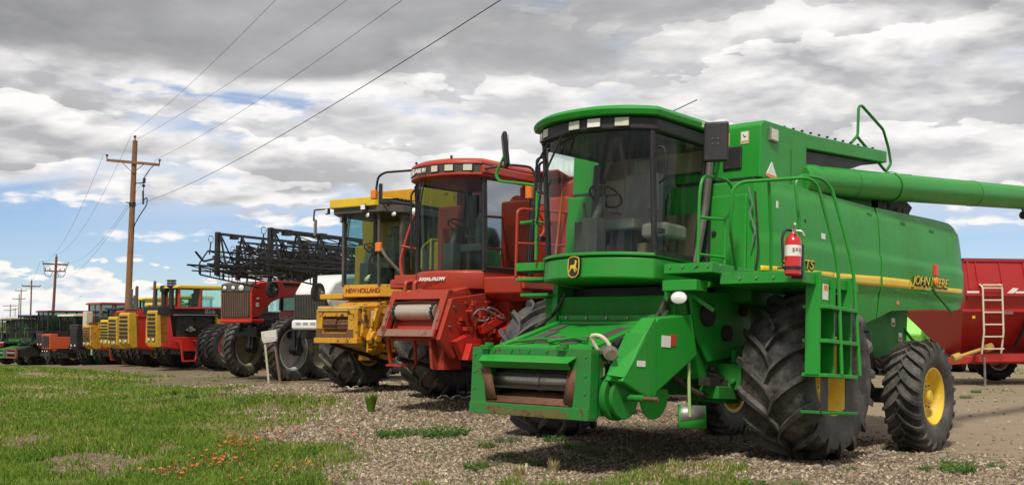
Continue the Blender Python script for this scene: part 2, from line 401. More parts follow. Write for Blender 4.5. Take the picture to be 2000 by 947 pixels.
def rim_mesh(rimR, w, dish, mt, hubR=.16, bolts=8, detail=1):
    """outer side is +y; dish = how far the disc sits inside the outer flange"""
    key = ('r', rimR, w, dish, mt.name, hubR, detail)
    if key in CACHE: return CACHE[key]
    m = MB(); h = w/2; d = h-dish
    m.lathe([(rimR-.04, -h), (rimR+.012, -h-.005), (rimR+.012, -h+.02), (rimR-.035, -h+.05), (rimR-.06, -h*.5), (rimR-.075, 0), (rimR-.06, h*.5), (rimR-.035, h-.05), (rimR+.012, h-.02), (rimR+.016, h+.004), (rimR-.004, h+.008), (rimR-.03, h-.02),
             (rimR-.05, h-.06), (rimR-.085, max(d+.02, h*.2)), (rimR-.10, d+.01), (rimR*.62, d-.03), (hubR+.10, d-.01), (hubR+.05, d+.03), (hubR, d+.035), (hubR, d+.02), (.001, d+.02)], n=40 if detail else 24)
    m.lathe([(rimR-.10, d-.015), (rimR*.62, d-.05), (.001, d-.03)], n=24)
    me = m.mesh('rim', mt, 30); CACHE[key] = me; return me
def hub_mesh(hubR, d, mt, mt2, bolts=8):
    key = ('h', hubR, d, mt.name)
    if key in CACHE: return CACHE[key]
    m = MB(); m.lathe([(hubR*.95, d), (hubR*.95, d+.045), (hubR*.6, d+.06), (hubR*.55, d+.11), (hubR*.4, d+.13), (.001, d+.13)], n=24)
    m.slot(1)
    for k in range(bolts):
        a = 2*pi*k/bolts; c = (cos(a)*hubR*.8, d+.04, sin(a)*hubR*.8); m.cyl(c, (c[0], c[1]+.03, c[2]), .016, n=6)
        c = (cos(a)*(hubR+.045), d+.03, sin(a)*(hubR+.045)); m.cyl(c, (c[0], c[1]+.025, c[2]), .014, n=6)
    me = m.mesh('wheel', [mt, mt2], 30); CACHE[key] = me; return me
def wheel(parent, x, y, z, R, w, rimR, side, lugs=22, lh=.05, tm=None, rm=None, dish=.1, steer=0, hubR=.16, detail=1, rw=None, name='wheel', spin=None, lw=.055, rev=0):
    tm = tm or TYRE; rm = rm or YRIM; rw = rw or w*.78
    h = link(name, hub_mesh(hubR, rw/2-dish, rm, GREY), parent, (x, y, z), (0, 0, (pi if side < 0 else 0)+steer))
    a = random.random()*6 if spin is None else spin
    ti = link('tyre', tyre_mesh(R, w, rimR, lugs, lh, tm, detail, lw), h, (0, 0, 0), (0, a, (pi if side < 0 else 0)+(pi if rev else 0)))
    link('rim', rim_mesh(rimR, rw, dish, rm, hubR, detail=detail), h)
    return h
# ------------------------------------------------------------------ terrain
CTRL = [(3.27, 12.36, .10, 1), (.57, 14.86, .10, 1), (5.5, 15.3, -.15, 1), (3.3, 17.35, -.15, 1), (-.1, 18.5, .28, 1), (-1.6, 20.5, .28, 1), (1.6, 22, .15, 1), (-2, 22.8, .22, 1), (-3.8, 24.5, .22, 1), (-2.2, 26, .1, 1),
        (-6.6, 29.5, -.05, 1), (-8.6, 33.5, -.14, 1), (-5, 34, -.1, 1), (-14, 45, -.33, 1), (-19, 53, -.5, 1), (-24, 62, -.9, 1), (-30, 74, -1.3, 1), (-37, 85, -1.75, 1), (-47, 100, -2, 1), (-30, 60, -.9, 1), (-22, 46, -.25, 1),
        (0, 0, 0, 2), (0, 8, 0, 2), (-4, 11, 0, 1.5), (-8, 18, 0, 1.5), (-14, 28, 0, 1.5), (-20, 38, 0, 1.5), (4, 8, 0, 1), (10, 12, -.1, 1), (13, 29, -.05, 1.5), (9, 27, -.05, 1), (16, 40, -.1, 2), (6, 32, -.1, 1), (0, 50, -.4, 3), (20, 70, -.5, 5), (-60, 130, -2.2, 6), (-30, 130, -2, 6), (40, 150, -2, 8), (-90, 60, -2, 6), (-40, 30, -.2, 3), (90, 60, -1, 6), (0, 260, -2.5, 15)]
_c = np.array(CTRL)
def tz(x, y):
    x = np.asarray(x, float); y = np.asarray(y, float)
    d2 = (x[..., None]-_c[:, 0])**2+(y[..., None]-_c[:, 1])**2
    w_ = 1/(d2/_c[:, 3]**2+.25)**1.6
    z = (w_*_c[:, 2]).sum(-1)/w_.sum(-1)
    r = np.hypot(x, y); f = np.clip((r-150)/250, 0, 1); z = z*(1-f)+f*-2.5
    h = np.clip((r-900)/2500, 0, 1)
    return z+h*(6+5*np.sin(x*.0011+1)+3*np.sin(x*.0031+y*.001))
def fz(x, y): return float(tz(np.array([x]), np.array([y]))[0])
GE = np.array([(-60, 60), (-19, 45), (-14.6, 41), (-11.5, 36), (-9.8, 29.4), (-6.4, 25), (-4.4, 20.3), (-3.1, 15.5), (-2.2, 12.6), (-1.2, 10.8), (-.2, 9.0), (2, 7)])
def grass_edge(y): return np.interp(y, GE[::-1, 1], GE[::-1, 0])
def vnoise(x, y, s, seed=0):
    r = np.random.default_rng(seed).random((256, 256)); X = x/s; Y = y/s; xi = np.floor(X).astype(int); yi = np.floor(Y).astype(int); fx = X-xi; fy = Y-yi
    fx = fx*fx*(3-2*fx); fy = fy*fy*(3-2*fy); g = lambda a, b: r[a % 256, b % 256]
    return (g(xi, yi)*(1-fx)+g(xi+1, yi)*fx)*(1-fy)+(g(xi, yi+1)*(1-fx)+g(xi+1, yi+1)*fx)*fy
def fbm(x, y, s, seed=0, o=4):
    return sum(vnoise(x, y, s/2**k, seed+k)*.5**k for k in range(o))/sum(.5**k for k in range(o))
def grassmask(x, y):
    e = grass_edge(y)-x; n = fbm(x, y, 2.2, 5); n2 = fbm(x, y, .8, 11)
    n3 = fbm(x, y, .45, 15, 2); m = np.clip((e+(n-.5)*5.5+(n3-.5)*1.6+.6)/(1.5+.03*y), 0, 1)**1.3
    bare = np.clip((fbm(x, y*.6, 1.3, 21)+(n3-.5)*.22-.60)/.16, 0, 1)*.95
    strip = (np.clip(1-np.abs(y-25.5-(x+9)*.15)/2.8, 0, 1)*(x > -13)*(x < -3.5))*np.clip((n2-.38)/.1, 0, 1)
    near = np.clip((11.3-y)/1.2+(n-.5)*2.6+(n3-.5)*2, 0, 1)*(x < 3.2)
    return np.maximum(np.clip(m*(1-bare)*(1-.85*strip), 0, 1), near*.9)
def ground():
    rs = np.concatenate([[0, 2, 4], np.arange(5, 60, .25), np.geomspace(60, 400, 80)[1:], np.geomspace(400, 9000, 40)[1:]])
    A = np.radians(np.concatenate([np.arange(-180, -36, 6), np.arange(-34, 34.01, .35), np.arange(36, 181, 6)]))
    r, a = np.meshgrid(rs, A, indexing='ij'); x = r*np.sin(a); y = r*np.cos(a)
    z = tz(x, y)+(fbm(x, y, 1.5, 3)-.5)*.05*np.clip(1.3-r/90, 0, 1)
    v = np.stack([x, y, z], -1).reshape(-1, 3); na = len(A); nr = len(rs)
    i, j = np.meshgrid(np.arange(nr-1), np.arange(na-1), indexing='ij'); b = (i*na+j).ravel()
    f = np.stack([b, b+1, b+na+1, b+na], -1)
    me = bpy.data.meshes.new('ground'); me.from_pydata(v.tolist(), [], f.tolist())
    at = me.attributes.new('grass', 'FLOAT', 'POINT'); at.data.foreach_set('value', np.where(r < 75, grassmask(x, y)*(a > -1)*(a < 1), .4).ravel().astype(np.float32))
    for p in me.polygons: p.use_smooth = True
    m = bpy.data.materials.new('ground'); m.use_nodes = True; t = N(m.node_tree); bs = t.n['Principled BSDF']
    tc = t.new('ShaderNodeTexCoord').outputs['Object']; ga = t.new('ShaderNodeAttribute', attribute_name='grass').outputs['Fac']
    sx = t.new('ShaderNodeSeparateXYZ'); t.set(sx, '0', tc)
    n1 = t.noise(tc, .35, 6, .6); n2 = t.noise(tc, 2.2, 5, .6); n3 = t.noise(tc, 30, 3, .7)
    vo = t.new('ShaderNodeTexVoronoi'); t.set(vo, 'Vector', tc); vo.inputs['Scale'].default_value = 34
    vr = t.new('ShaderNodeTexVoronoi'); t.set(vr, 'Vector', tc); vr.inputs['Scale'].default_value = 62
    chip = t.mix(.5, vo.outputs['Color'], vr.outputs['Color']); bw = t.new('ShaderNodeRGBToBW'); t.set(bw, '0', chip)
    grav = t.ramp(bw, [(.25, (.08, .056, .038)), (.5, (.19, .138, .092)), (.68, (.30, .23, .155)), (.8, (.41, .34, .235))])
    dirt = t.mix(n2, (.27, .205, .14), (.42, .34, .24)); dirt = t.mix(t.m('MULTIPLY', n3, .5), dirt, (.2, .15, .10))
    # gravel lies under the row, plain dirt behind and to the right
    lane = t.m('SUBTRACT', sx.outputs[0], t.m('ADD', t.m('MULTIPLY', sx.outputs[1], -.45), 11.2))
    dm = t.m('MAXIMUM', t.mr(t.m('ADD', lane, t.m('MULTIPLY', t.m('SUBTRACT', n1, .5), 3)), .2, 1.6), t.mr(t.m('ADD', n1, t.m('MULTIPLY', n2, .3)), .74, .82))
    stp = t.mr(t.m('ABSOLUTE', t.m('SUBTRACT', sx.outputs[1], t.m('ADD', t.m('MULTIPLY', sx.outputs[0], .15), 26.9))), 1.0, 3.0, 1, 0)
    stp = t.m('MULTIPLY', stp, t.mr(sx.outputs[0], -3, -5.5)); dm = t.m('MAXIMUM', dm, t.m('MULTIPLY', stp, t.mr(n2, .35, .5)))
    c = t.mix(dm, grav, dirt)
    soil = t.mix(n2, (.10, .12, .035), (.22, .20, .09))
    c = t.mix(t.m('MULTIPLY', ga, .9), c, soil)
    far = t.new('ShaderNodeVectorMath', operation='LENGTH'); t.set(far, '0', tc); fo = far.outputs['Value']
    scrub = t.mix(t.mr(t.noise(tc, .06, 7, .7), .42, .6), (.13, .13, .06), (.24, .215, .125)); scrub = t.mix(t.mr(t.noise(tc, .5, 3, .7), .5, .62), scrub, (.06, .07, .03))
    c = t.mix(t.mr(fo, 60, 100), c, scrub)
    # green weeds patches on far dirt
    c = t.mix(t.m('MULTIPLY', t.mr(n2, .52, .60), t.m('MULTIPLY', t.mr(fo, 22, 30), .6)), c, (.13, .16, .05))
    t.set(bs, 'Base_Color', c); bs.inputs['Roughness'].default_value = .95; bs.inputs['Specular IOR Level'].default_value = .15
    bp = t.new('ShaderNodeBump'); bp.inputs['Strength'].default_value = .8; bp.inputs['Distance'].default_value = .02
    t.set(bp, 'Height', t.m('ADD', t.m('MULTIPLY', vo.outputs['Distance'], 1.2), n3)); t.l.new(bp.outputs[0], bs.inputs['Normal'])
    me.materials.append(m); o = bpy.data.objects.new('ground', me); C.objects.link(o); tag(o, kind='structure'); return o
ground()
# ------------------------------------------------------------------ shared cab furniture
def seat_parts(root, x, y, z, mt=SEAT, s=1.0):
    m = MB(); m.box(x-.25*s, x+.25*s, y-.24*s, y+.24*s, z+.35, z+.48); m.box(x-.33*s, x-.20*s, y-.23*s, y+.23*s, z+.45, z+1.05*s); m.box(x-.32*s, x-.22*s, y-.14*s, y+.14*s, z+1.02*s, z+1.22*s)
    m.box(x-.2, x+.05, y-.31, y-.25, z+.60, z+.66); m.box(x-.2, x+.05, y+.25, y+.31, z+.60, z+.66)
    se = m.obj('seat', mt, root, bev=.05, seg=3)
    b = MB(); b.box(x-.16, x+.16, y-.16, y+.16, z, z+.36); b.obj('seat_base', BLK, se, bev=.02)
    return se
def steering(root, x, y, z, mt=BLK, h=.75):
    m = MB(); m.tube([(x+.12, y, z), (x+.08, y, z+h*.6), (x-.10, y, z+h)], .045, rnd=.1)
    m.box(x-.02, x+.16, y-.11, y+.11, z, z+h*.62)
    st = m.obj('steering_column', CHAR, root, bev=.01)
    r = MB(); c = Vector((x-.12, y, z+h+.02)); u = Vector((0, 1, 0)); v = Vector((.8, 0, .6)).normalized()*1
    v = Vector((.85, 0, .53)).normalized()
    r.tube([c+(u*cos(2*pi*i/24)+v*sin(2*pi*i/24))*.20 for i in range(25)], .014, rnd=0)
    for q in (0, 2.1, 4.2): r.tube([c, c+(u*cos(q)+v*sin(q))*.2], .01)
    r.obj('steering_wheel', mt, st)
def curve_front(y, xc, xs, hw): return xs+(xc-xs)*(1-(abs(y)/hw)**2.5)
def cab_glass(root, bot, top, mt, name='windshield', n=14):
    """bot/top: (x centre, x side, half width, z)"""
    m = MB()
    def fn(u, v):
        hw = bot[2]+(top[2]-bot[2])*v; y = -hw+2*hw*u; xc = bot[0]+(top[0]-bot[0])*v; xs = bot[1]+(top[1]-bot[1])*v
        return (curve_front(y, xc, xs, hw), y, bot[3]+(top[3]-bot[3])*v)
    m.grid(fn, n, 5); return m.obj(name, mt, root, smooth=60)
def band(m, z0, z1, xc, xs, hw, xb, off=0, n=14, zs=None):
    """closed horizontal slab whose front edge is curved"""
    pts = [(curve_front(-hw+2*hw*i/n, xc, xs, hw)+off, -hw+2*hw*i/n) for i in range(n+1)]+[(xb, hw), (xb, -hw)]
    return m.prism(pts, 'z', z0, z1)
def lampbox(root, c, w, h, d=.05, yaw=0, name='work_light', lens=None, mt=None):
    """square lamp facing +x turned by yaw"""
    M = Matrix.Translation(Vector(c)) @ Matrix.Rotation(yaw, 4, 'Z')
    a = MB().box(-d, 0, -w/2, w/2, -h/2, h/2, M).obj(name, mt or BLK, root, bev=.008)
    MB().box(-.004, .008, -w*.42, w*.42, -h*.40, h*.40, M).obj('lens', lens or LENS, a, bev=.004)
    return a
def lampround(root, c, r, yaw=0, d=.08, name='headlight', lens=None, mt=None, squash=1, tilt=0):
    M = Matrix.Translation(Vector(c)) @ Matrix.Rotation(yaw, 4, 'Z') @ Matrix.Rotation(tilt, 4, 'Y') @ Matrix.Diagonal((1, 1, squash, 1))
    a = MB().lathe([(.001, -d), (r*.6, -d*.9), (r, -.02), (r, .01), (r*.9, .012)], (0, 0, 0), (1, 0, 0), 18); a.v = [M @ Vector(v) for v in a.v]
    a = a.obj(name, mt or BLK, root)
    b = MB().lathe([(r*.9, .006), (r*.6, .022), (.001, .03)], (0, 0, 0), (1, 0, 0), 18); b.v = [M @ Vector(v) for v in b.v]
    b.obj('lens', lens or LENSW, a); return a
def wipers(root, pts, r=.012):
    m = MB(); 
    for p in pts: m.tube(p, r, 6)
    return m.obj('wiper', BLK, root)
def bolts(m, pts, ax, r=.014, h=.012):
    a = {'x': (1, 0, 0), 'y': (0, 1, 0), 'z': (0, 0, 1)}[ax]
    for p in pts: p = Vector(p); m.cyl(p, p+Vector(a)*h, r, n=6)
def hoses(root, specs, name='hydraulic_hose', mt=None):
    for pts, r in specs: MB().tube(pts, r, 8, rnd=.25).obj(name, mt or HOSE, root)
def clutter(m, x0, x1, y0, y1, z0, z1, n, seed, smin=.05, smax=.2):
    R = random.Random(seed)
    for i in range(n):
        c = Vector((R.uniform(x0, x1), R.uniform(y0, y1), R.uniform(z0, z1))); s = R.uniform(smin, smax)
        k = R.random()
        if k < .4: m.box(c.x-s, c.x+s*.8, c.y-s*.6, c.y+s*.6, c.z-s*.4, c.z+s*.4)
        elif k < .7:
            d = Vector(R.choice([(1, 0, 0), (0, 1, 0), (0, 0, 1)]))*s; m.cyl(c-d, c+d, s*.35, n=10)
        else:
            m.tube([c, c+Vector((R.uniform(-2, 2)*s, R.uniform(-1, 1)*s, R.uniform(-1, 1)*s)), c+Vector((R.uniform(-3, 3)*s, R.uniform(-1, 1)*s, R.uniform(-2, 1)*s))], .015, 6)
# ------------------------------------------------------------------ green combine
def green_combine():
    R = machine('combine_harvester', 'large green combine harvester with yellow rims and a folded unloading auger', 'combine harvester', 1.92, 13.61, .10, 42.7, 3.9)
    # ---- hull
    m = MB(); m.prism([(-5.35, 2.1), (-5.4, 3.1), (-4.9, 3.22), (-2.6, 3.12), (.42, 3.02), (.42, 1.7), (-.4, 1.62), (-2.2, 1.62), (-3.0, 1.9)], 'y', -1.34, 1.34)
    hull = m.obj('body', DGREEN, R, bev=.03)
    m = MB(); m.prism([(-.35, .80), (1.05, .80), (1.2, 1.1), (1.26, 1.72), (-.4, 1.72)], 'y', -1.02, 1.02)
    ch = m.obj('chassis', DGREEN, R, bev=.02)
    m = MB(); m.box(-.22, .22, -1.45, 1.45, .62, .98); m.box(-3.9, -.2, -.5, .5, .85, 1.6); m.cyl((0, -1.5, .91), (0, 1.5, .91), .20)
    m.box(-.1, .6, 1.0, 1.35, .70, 1.0); m.box(.2, .5, .6, 1.1, .55, .72)
    m.obj('front_axle', DGREEN, R, bev=.02)
    m = MB(); m.box(-3.84, -3.6, -1.3, 1.3, .62, .82); m.box(-3.9, -3.5, -.3, .3, .8, 1.4)
    m.cyl((-3.72, -1.35, .74), (-3.72, 1.4, .74), .09); m.obj('rear_axle', DARK, R, bev=.02)
    # side plate left under the platform
    m = MB(); m.prism([(1.26, 1.74), (.03, 1.85), (-.05, 1.14), (.87, 1.0), (1.14, 1.30)], 'y', 1.05, 1.09)
    m.prism([(.42, 1.16), (-.2, 1.28), (-.2, 1.1), (.42, .98)], 'y', 1.10, 1.16)
    o = m.obj('side_plate', GREEN, R, bev=.008)
    m = MB(); clutter(m, -.3, 1.1, .9, 1.15, .62, .95, 16, 3, .05, .12); clutter(m, -3.2, -1.2, .5, 1.0, .9, 1.5, 30, 4, .08, .2); clutter(m, -5.0, -3.2, .4, .9, 1.0, 1.35, 12, 5, .06, .16); m.obj('underframe', DARK, R)
    # ---- bulged side panels
    def ys(x, z, crease):
        y = 1.5-.05*max(0, (z-2.55)/.65)**2-.05*max(0, (2.1-z)/.5)**1.5
        zc_ = 2.03-.035*x; y -= .03*min(1, max(0, (zc_-z)/.035))+.022*min(1, max(0, (z-zc_-.40)/.05))
        if z > crease: y -= .022*min(1, (z-crease)/.03)
        if x < -4.9: y -= .08*max(0, (-5.15-x)/.55)**2.2
        if x > .1: y -= .10*((x-.1)/.35)**2
        return y
    def cre(x): return 3.0+.04*(-x)-.07*max(0, x) if x < .2 else 9
    def panel(x0, x1, top, bot, name='side_panel', sgn=1):
        m = MB(); tx, tz = zip(*sorted(top)); bx, bz = zip(*sorted(bot))
        def fn(u, v):
            x = x0+(x1-x0)*u; a = float(np.interp(x, bx, bz)); b = float(np.interp(x, tx, tz)); z = a+(b-a)*v
            return (x, sgn*ys(x, z, cre(x)), z)
        m.grid(fn, 48, 30); return m.obj(name, GREEN, R, solid=.035, bev=.012, smooth=50)
    pf = ([(.45, 3.10), (-.17, 3.15), (-2.59, 3.21)], [(.45, 1.86), (-.3, 1.86), (-.78, 1.84), (-1.1, 1.76), (-1.5, 1.65), (-1.9, 1.61), (-2.3, 1.64), (-2.59, 1.72)])
    pr = ([(-2.625, 3.215), (-4.6, 3.33), (-5.2, 3.35), (-5.5, 3.30), (-5.66, 3.16), (-5.72, 2.95)], [(-2.625, 1.735), (-3.02, 1.86), (-4.32, 1.98), (-5.3, 2.04), (-5.56, 2.10), (-5.68, 2.22), (-5.72, 2.4)])
    for sgn in (1, -1):
        panel(.45, -2.59, *pf, sgn=sgn); panel(-2.625, -5.72, *pr, sgn=sgn)
    # tail cover
    m = MB(); m.prism([(-5.52, 2.12), (-5.68, 2.4), (-5.68, 3.0), (-5.5, 3.24), (-5.2, 3.28), (-5.2, 2.1)], 'y', -1.32, 1.32); m.obj('tail_cover', GREEN, R, bev=.05)
    # yellow stripe following the panel, lettering
    def stripe(x0, x1, za, zb, ha, hb):
        m = MB(); n = 30
        def fn(u, v):
            x = x0+(x1-x0)*u; c = za+(zb-za)*u; h = ha+(hb-ha)*u; z = c-h/2+h*v; return (x, ys(x, z, 9)+.022, z)
        m.grid(fn, n, 3); return m.obj('stripe', YEL, R, solid=.004)
    stripe(.40, -1.25, 2.085, 2.165, .06, .062); stripe(-1.25, -2.575, 2.135, 2.215, .115, .13); s2 = stripe(-2.64, -3.50, 2.217, 2.262, .128, .125)
    stripe(-3.50, -5.50, 2.230, 2.333, .06, .075)
    MB().prism([(-3.50, 2.325), (-3.62, 2.262), (-3.50, 2.20)], 'y', 1.521, 1.526).obj('stripe', YEL, R)
    def side_text(s, x, z, y, size, mt, **k): return text(s, size, mt, R, facing((x, y, z), (-1, 0, .045), (0, 0, 1)), **k)
    side_text('JOHN DEERE', -3.58, 2.262, 1.534, .185, DECB, bold=.012, shear=.35, sx=1.22, spacing=.94, depth=.001)
    side_text('JOHN DEERE', -3.575, 2.272, 1.539, .185, YEL, bold=.0, shear=.35, sx=1.22, spacing=.94, depth=.002)
    side_text('9650STS', .06, 2.135, 1.526, .165, DECB, bold=.010, shear=.2, sx=1.42, depth=.001, spacing=.92); side_text('9650STS', .065, 2.141, 1.530, .165, YEL, bold=.0, shear=.2, sx=1.42, depth=.002, spacing=.92)
    # ---- front wall beside the cab with access door
    m = MB(); m.box(.40, .452, .70, 1.40, 1.86, 3.10); m.box(.40, .452, -1.40, -.70, 1.86, 3.10); m.box(.38, .44, -.72, .72, 1.86, 3.10)
    m.obj('front_wall', GREEN, R, bev=.03, seg=3)
    a = MB().box(.44, .480, .80, 1.30, 2.02, 2.94).obj('access_door', GREEN, R, bev=.025, seg=3)
    MB().cyl((.47, .88, 2.5), (.50, .88, 2.5), .03).obj('latch', BLK, a)
    MB().tube([(.50, 1.42, 2.95), (.47, 1.46, 2.3), (.47, 1.42, 2.02)], .014, 6).obj('pull_cord', DARK, R)
    MB().tube([(.55, 1.36, 3.0), (.52, 1.40, 2.8), (.53, 1.37, 2.7), (.50, 1.43, 2.5), (.5, 1.38, 2.3)], .01, 6, rnd=.02).obj('chain', GREY, R)
    # ---- grain tank
    m = MB(); m.prism([(.36, 3.14), (.36, 3.76), (.28, 3.83), (-.74, 3.87), (-.74, 3.10)], 'y', -1.40, 1.40)
    tank = m.obj('grain_tank', GREEN, R, bev=.02)
    MB().box(-.70, .38, -1.34, 1.34, 3.06, 3.15).obj('tank_seal', BLK, R)
    m = MB(); m.box(-3.0, -.74, -1.2, 1.2, 3.15, 3.52); m.obj('tank_rear', DGREEN, R, bev=.02)
    m = MB(); m.prism([(-.745, 3.86), (-3.02, 4.06), (-3.02, 3.90), (-.745, 3.68)], 'y', -1.40, 1.40); m.obj('tank_cover', GREEN, R, bev=.012)
    m = MB(); m.prism([(-.75, 3.66), (-2.95, 3.885), (-2.5, 3.80), (-1.7, 3.54), (-.75, 3.46)], 'y', -1.33, 1.33); m.obj('cover_lining', BLK, R)
    m = MB()
    bolts(m, [(-.3-.22*k, 1.33, 3.86+.0*k+.019*k*.9) for k in range(12)], 'z', .02, .02); m.obj('rivets', BLK, R)
    # decals, grille, lamp, triangle
    for y in (.93, 1.19):
        d = MB().box(.356, .366, y-.055, y+.055, 3.55, 3.70).obj('decal', mat('cream_decal_edge', (.55, .42, .22), .5), R); MB().box(.366, .370, y-.045, y+.045, 3.585, 3.69).obj('decal_face', DECW, d)
        MB().tube([(.372, y-.02, 3.66), (.372, y+.0, 3.63), (.372, y+.02, 3.64)], .006, 4, rnd=0).obj('decal_mark', DECB, d)
    MB().box(.355, .385, .91, 1.16, 3.26, 3.53).obj('tank_window', BLK, R, bev=.02)
    a = MB().box(.01, .19, 1.39, 1.43, 3.60, 3.76).obj('tank_light', GREY, R, bev=.01); MB().box(.025, .175, 1.43, 1.44, 3.615, 3.745).obj('lens', LENS, a, bev=.01)
    a = MB().prism([(.24, 3.19), (-.02, 3.18), (.11, 3.36)], 'y', 1.40, 1.408).obj('warning_triangle', DECW, R)
    MB().prism([(.24, 3.17), (-.02, 3.16), (-.02, 3.20), (.24, 3.21)], 'y', 1.408, 1.412).obj('triangle_text_strip', AMBER, a)
    # ---- unloading auger
    p0, p1 = Vector((-.72, 1.28, 3.30)), Vector((-9.2, 1.62, 4.30)); d = (p1-p0).normalized()
    au = MB(); au.cyl(p0, p1, .19, .20, n=36); au.lathe([(.205, -.01), (.215, 0), (.215, .05), (.205, .06)], p0+d*2.45, d, 36); au.lathe([(.19, 0), (.20, .02), (.20, .30), (.19, .32)], p0+d*.1, d, 36)
    auo = au.obj('unloading_auger', GREEN, R)
    m = MB(); e_ = p1; m.tube([e_-d*.05, e_+d*.25, e_+d*.42+V(0, 0, -.18), e_+d*.46+V(0, 0, -.55)], [.205, .205, .19, .17], 20, rnd=0); m.obj('auger_spout', BLK, R)
    MB().box(-2.2, -.9, 1.08, 1.20, 3.50, 3.545).obj('auger_guard', CHAR, R)
    m = MB(); m.box(-3.5, -.8, .9, 1.15, 3.50, 3.56); 
    for k in range(24): m.box(-2.6-.075*k, -2.56-.075*k, 1.0, 1.2, 3.70+.01*k, 3.74+.01*k)
    m.obj('grating', DGREEN, R)
    q = p0+d*7.35; a = MB(); a.cyl(q+V(0, 0, -.18), q+V(0, 0, -.26), .02); a.sphere(q+V(-.02, 0, -.30), .07); a.obj('auger_light', BLK, R)
    # engine deck clutter
    m = MB(); clutter(m, -4.6, -1.0, .7, 1.15, 3.2, 3.42, 60, 9, .05, .16); m.box(-4.6, -1.0, -1.1, .9, 3.1, 3.5); m.obj('engine', DARK, R)
    m = MB(); m.prism([(-3.9, 3.25), (-4.45, 3.30), (-4.75, 3.55), (-4.2, 3.72), (-3.9, 3.7)], 'y', .2, 1.05); m.obj('radiator_screen', BLK, R, bev=.03)
    # ---- rear body under the panels
    m = MB(); m.prism([(-3.15, 1.55), (-3.3, 2.0), (-4.65, 2.06), (-4.6, 1.5), (-4.2, 1.33), (-3.5, 1.22)], 'y', -1.02, 1.02); rb = m.obj('straw_hood', DGREEN, R, bev=.03)
    for x, z in ((-4.1, 1.78), (-4.35, 1.58)):
        dd = MB().box(x-.06, x+.06, 1.02, 1.026, z-.06, z+.06).obj('decal', DECW, rb); MB().box(x-.04, x+.04, 1.026, 1.029, z-.05, z-.0).obj('decal_mark', DECR, dd)
    m = MB(); m.prism([(-2.7, 1.5), (-3.2, 1.6), (-3.35, 1.0), (-2.9, .9)], 'y', .85, 1.1); m.obj('rubber_flap', BLK, R, bev=.02)
    m = MB(); m.tube([(-3.97, 1.35, 2.26), (-3.97, 1.62, 2.2), (-4.1, 1.64, 2.28), (-3.97, 1.66, 2.35)], .016); m.tube([(-3.97, 1.66, 2.30), (-4.0, 1.66, 2.2), (-4.8, 1.60, 1.97)], .018); m.tube([(-4.4, .9, 1.9), (-4.6, 1.1, 1.55), (-4.95, 1.15, 1.4), (-5.0, 1.15, 1.1)], .022)
    lr = m.obj('marker_arm', DGREEN, R); MB().box(-4.06, -3.94, 1.66, 1.71, 2.42, 2.58).obj('red_reflector', ORED, lr, bev=.01); MB().sphere((-4.0, 1.69, 2.34), .055, sc=(1, .6, 1.3)).obj('amber_light', AMBER, lr)
    # ---- small surface detail: seams, hinges, stickers, working parts
    m = MB()
    for x in (-.35, -1.4): m.tube([(x, 1.405, 3.16), (x, 1.405, 3.60)], .004, 4, rnd=0) if x > -.7 else None
    for x in (-1.6, -2.35, -3.4, -4.4): m.box(x-.07, x+.07, ys(x, 3.1, cre(x))-.0, ys(x, 3.1, cre(x))+.028, 3.06+.02*(-x-2), 3.09+.02*(-x-2))
    m.obj('hinge_bar', DGREEN, R)
    m = MB()
    for k in (1.3, 5.2): m.lathe([(.2, -.004), (.206, 0), (.2, .004)], p0+d*k, d, 36)
    m.obj('auger_weld_bar', DGREEN, R)
    for x, z, a_, b_, mt_ in ((-1.0, 2.62, .10, .07, DECW), (-3.2, 1.98, .08, .05, AMBER), (.12, 2.85, .05, .08, DECW), (-.55, 2.75, .04, .04, DECB)):
        y_ = ys(x, z, cre(x))+.02; MB().box(x-a_/2, x+a_/2, y_, y_+.003, z-b_/2, z+b_/2).obj('sticker', mt_, R)
    m = MB()
    for c_, r_, y_ in (((.95, 1.52), .13, 1.10), ((.55, 1.34), .09, 1.10), ((.2, 1.62), .07, 1.10)): m.lathe([(r_*.3, 0), (r_, .0), (r_, .015), (r_*.8, .02), (r_, .03), (r_, .045), (.001, .05)], (c_[0], y_, c_[1]), (0, 1, 0), 22)
    m.obj('belt_pulley', DARK, R)
    hoses(R, [([(2.0, .74, 1.18), (2.2, .82, .95), (2.35, .88, .75)], .018), ([(.9, 1.0, .75), (.4, 1.3, .60), (-.2, 1.25, .75), (-.6, 1.0, 1.0)], .03), ([(1.25, -.7, 1.75), (1.3, -.82, 1.5), (1.7, -.76, 1.32)], .022), ([(-2.4, 1.1, 1.3), (-2.8, 1.2, 1.0), (-3.3, 1.1, .8)], .03)])
    m = MB(); [m.cyl((2.0+.03*k, .80, .80+.02*k), (2.0+.03*k, .86, .80+.02*k), .05, n=12) for k in (0, 6)]; clutter(m, 1.6, 2.45, .74, .88, .60, 1.0, 40, 52, .02, .07); m.obj('chain_drive', DARK, R)
    # ---- wheels
    wheel(R, 0, 1.84, .91, .93, .80, .42, 1, 16, .068, TYRE, YRIM, dish=.24, spin=.3, lw=.07)
    wheel(R, 0, -1.84, .91, .93, .80, .42, -1, 16, .068, TYREG, RUST, dish=.10, spin=1.1, lw=.07)
    wheel(R, -3.72, 1.57, .74, .755, .50, .38, 1, 24, .052, TYRE, YRIM, dish=.16, steer=.02, spin=.7, lw=.045, rev=1)
    wheel(R, -3.72, -1.57, .74, .755, .50, .38, -1, 24, .052, TYRE, YRIM, dish=.16, steer=.02, lw=.045, rev=1)
    # ---- cab
    XC, XS, HW = 1.90, 1.64, .77
    m = MB(); band(m, 1.86, 2.11, XC-.04, XS-.1, .80, .45); m.obj('cab_base', GREEN, R, bev=.03, seg=3)
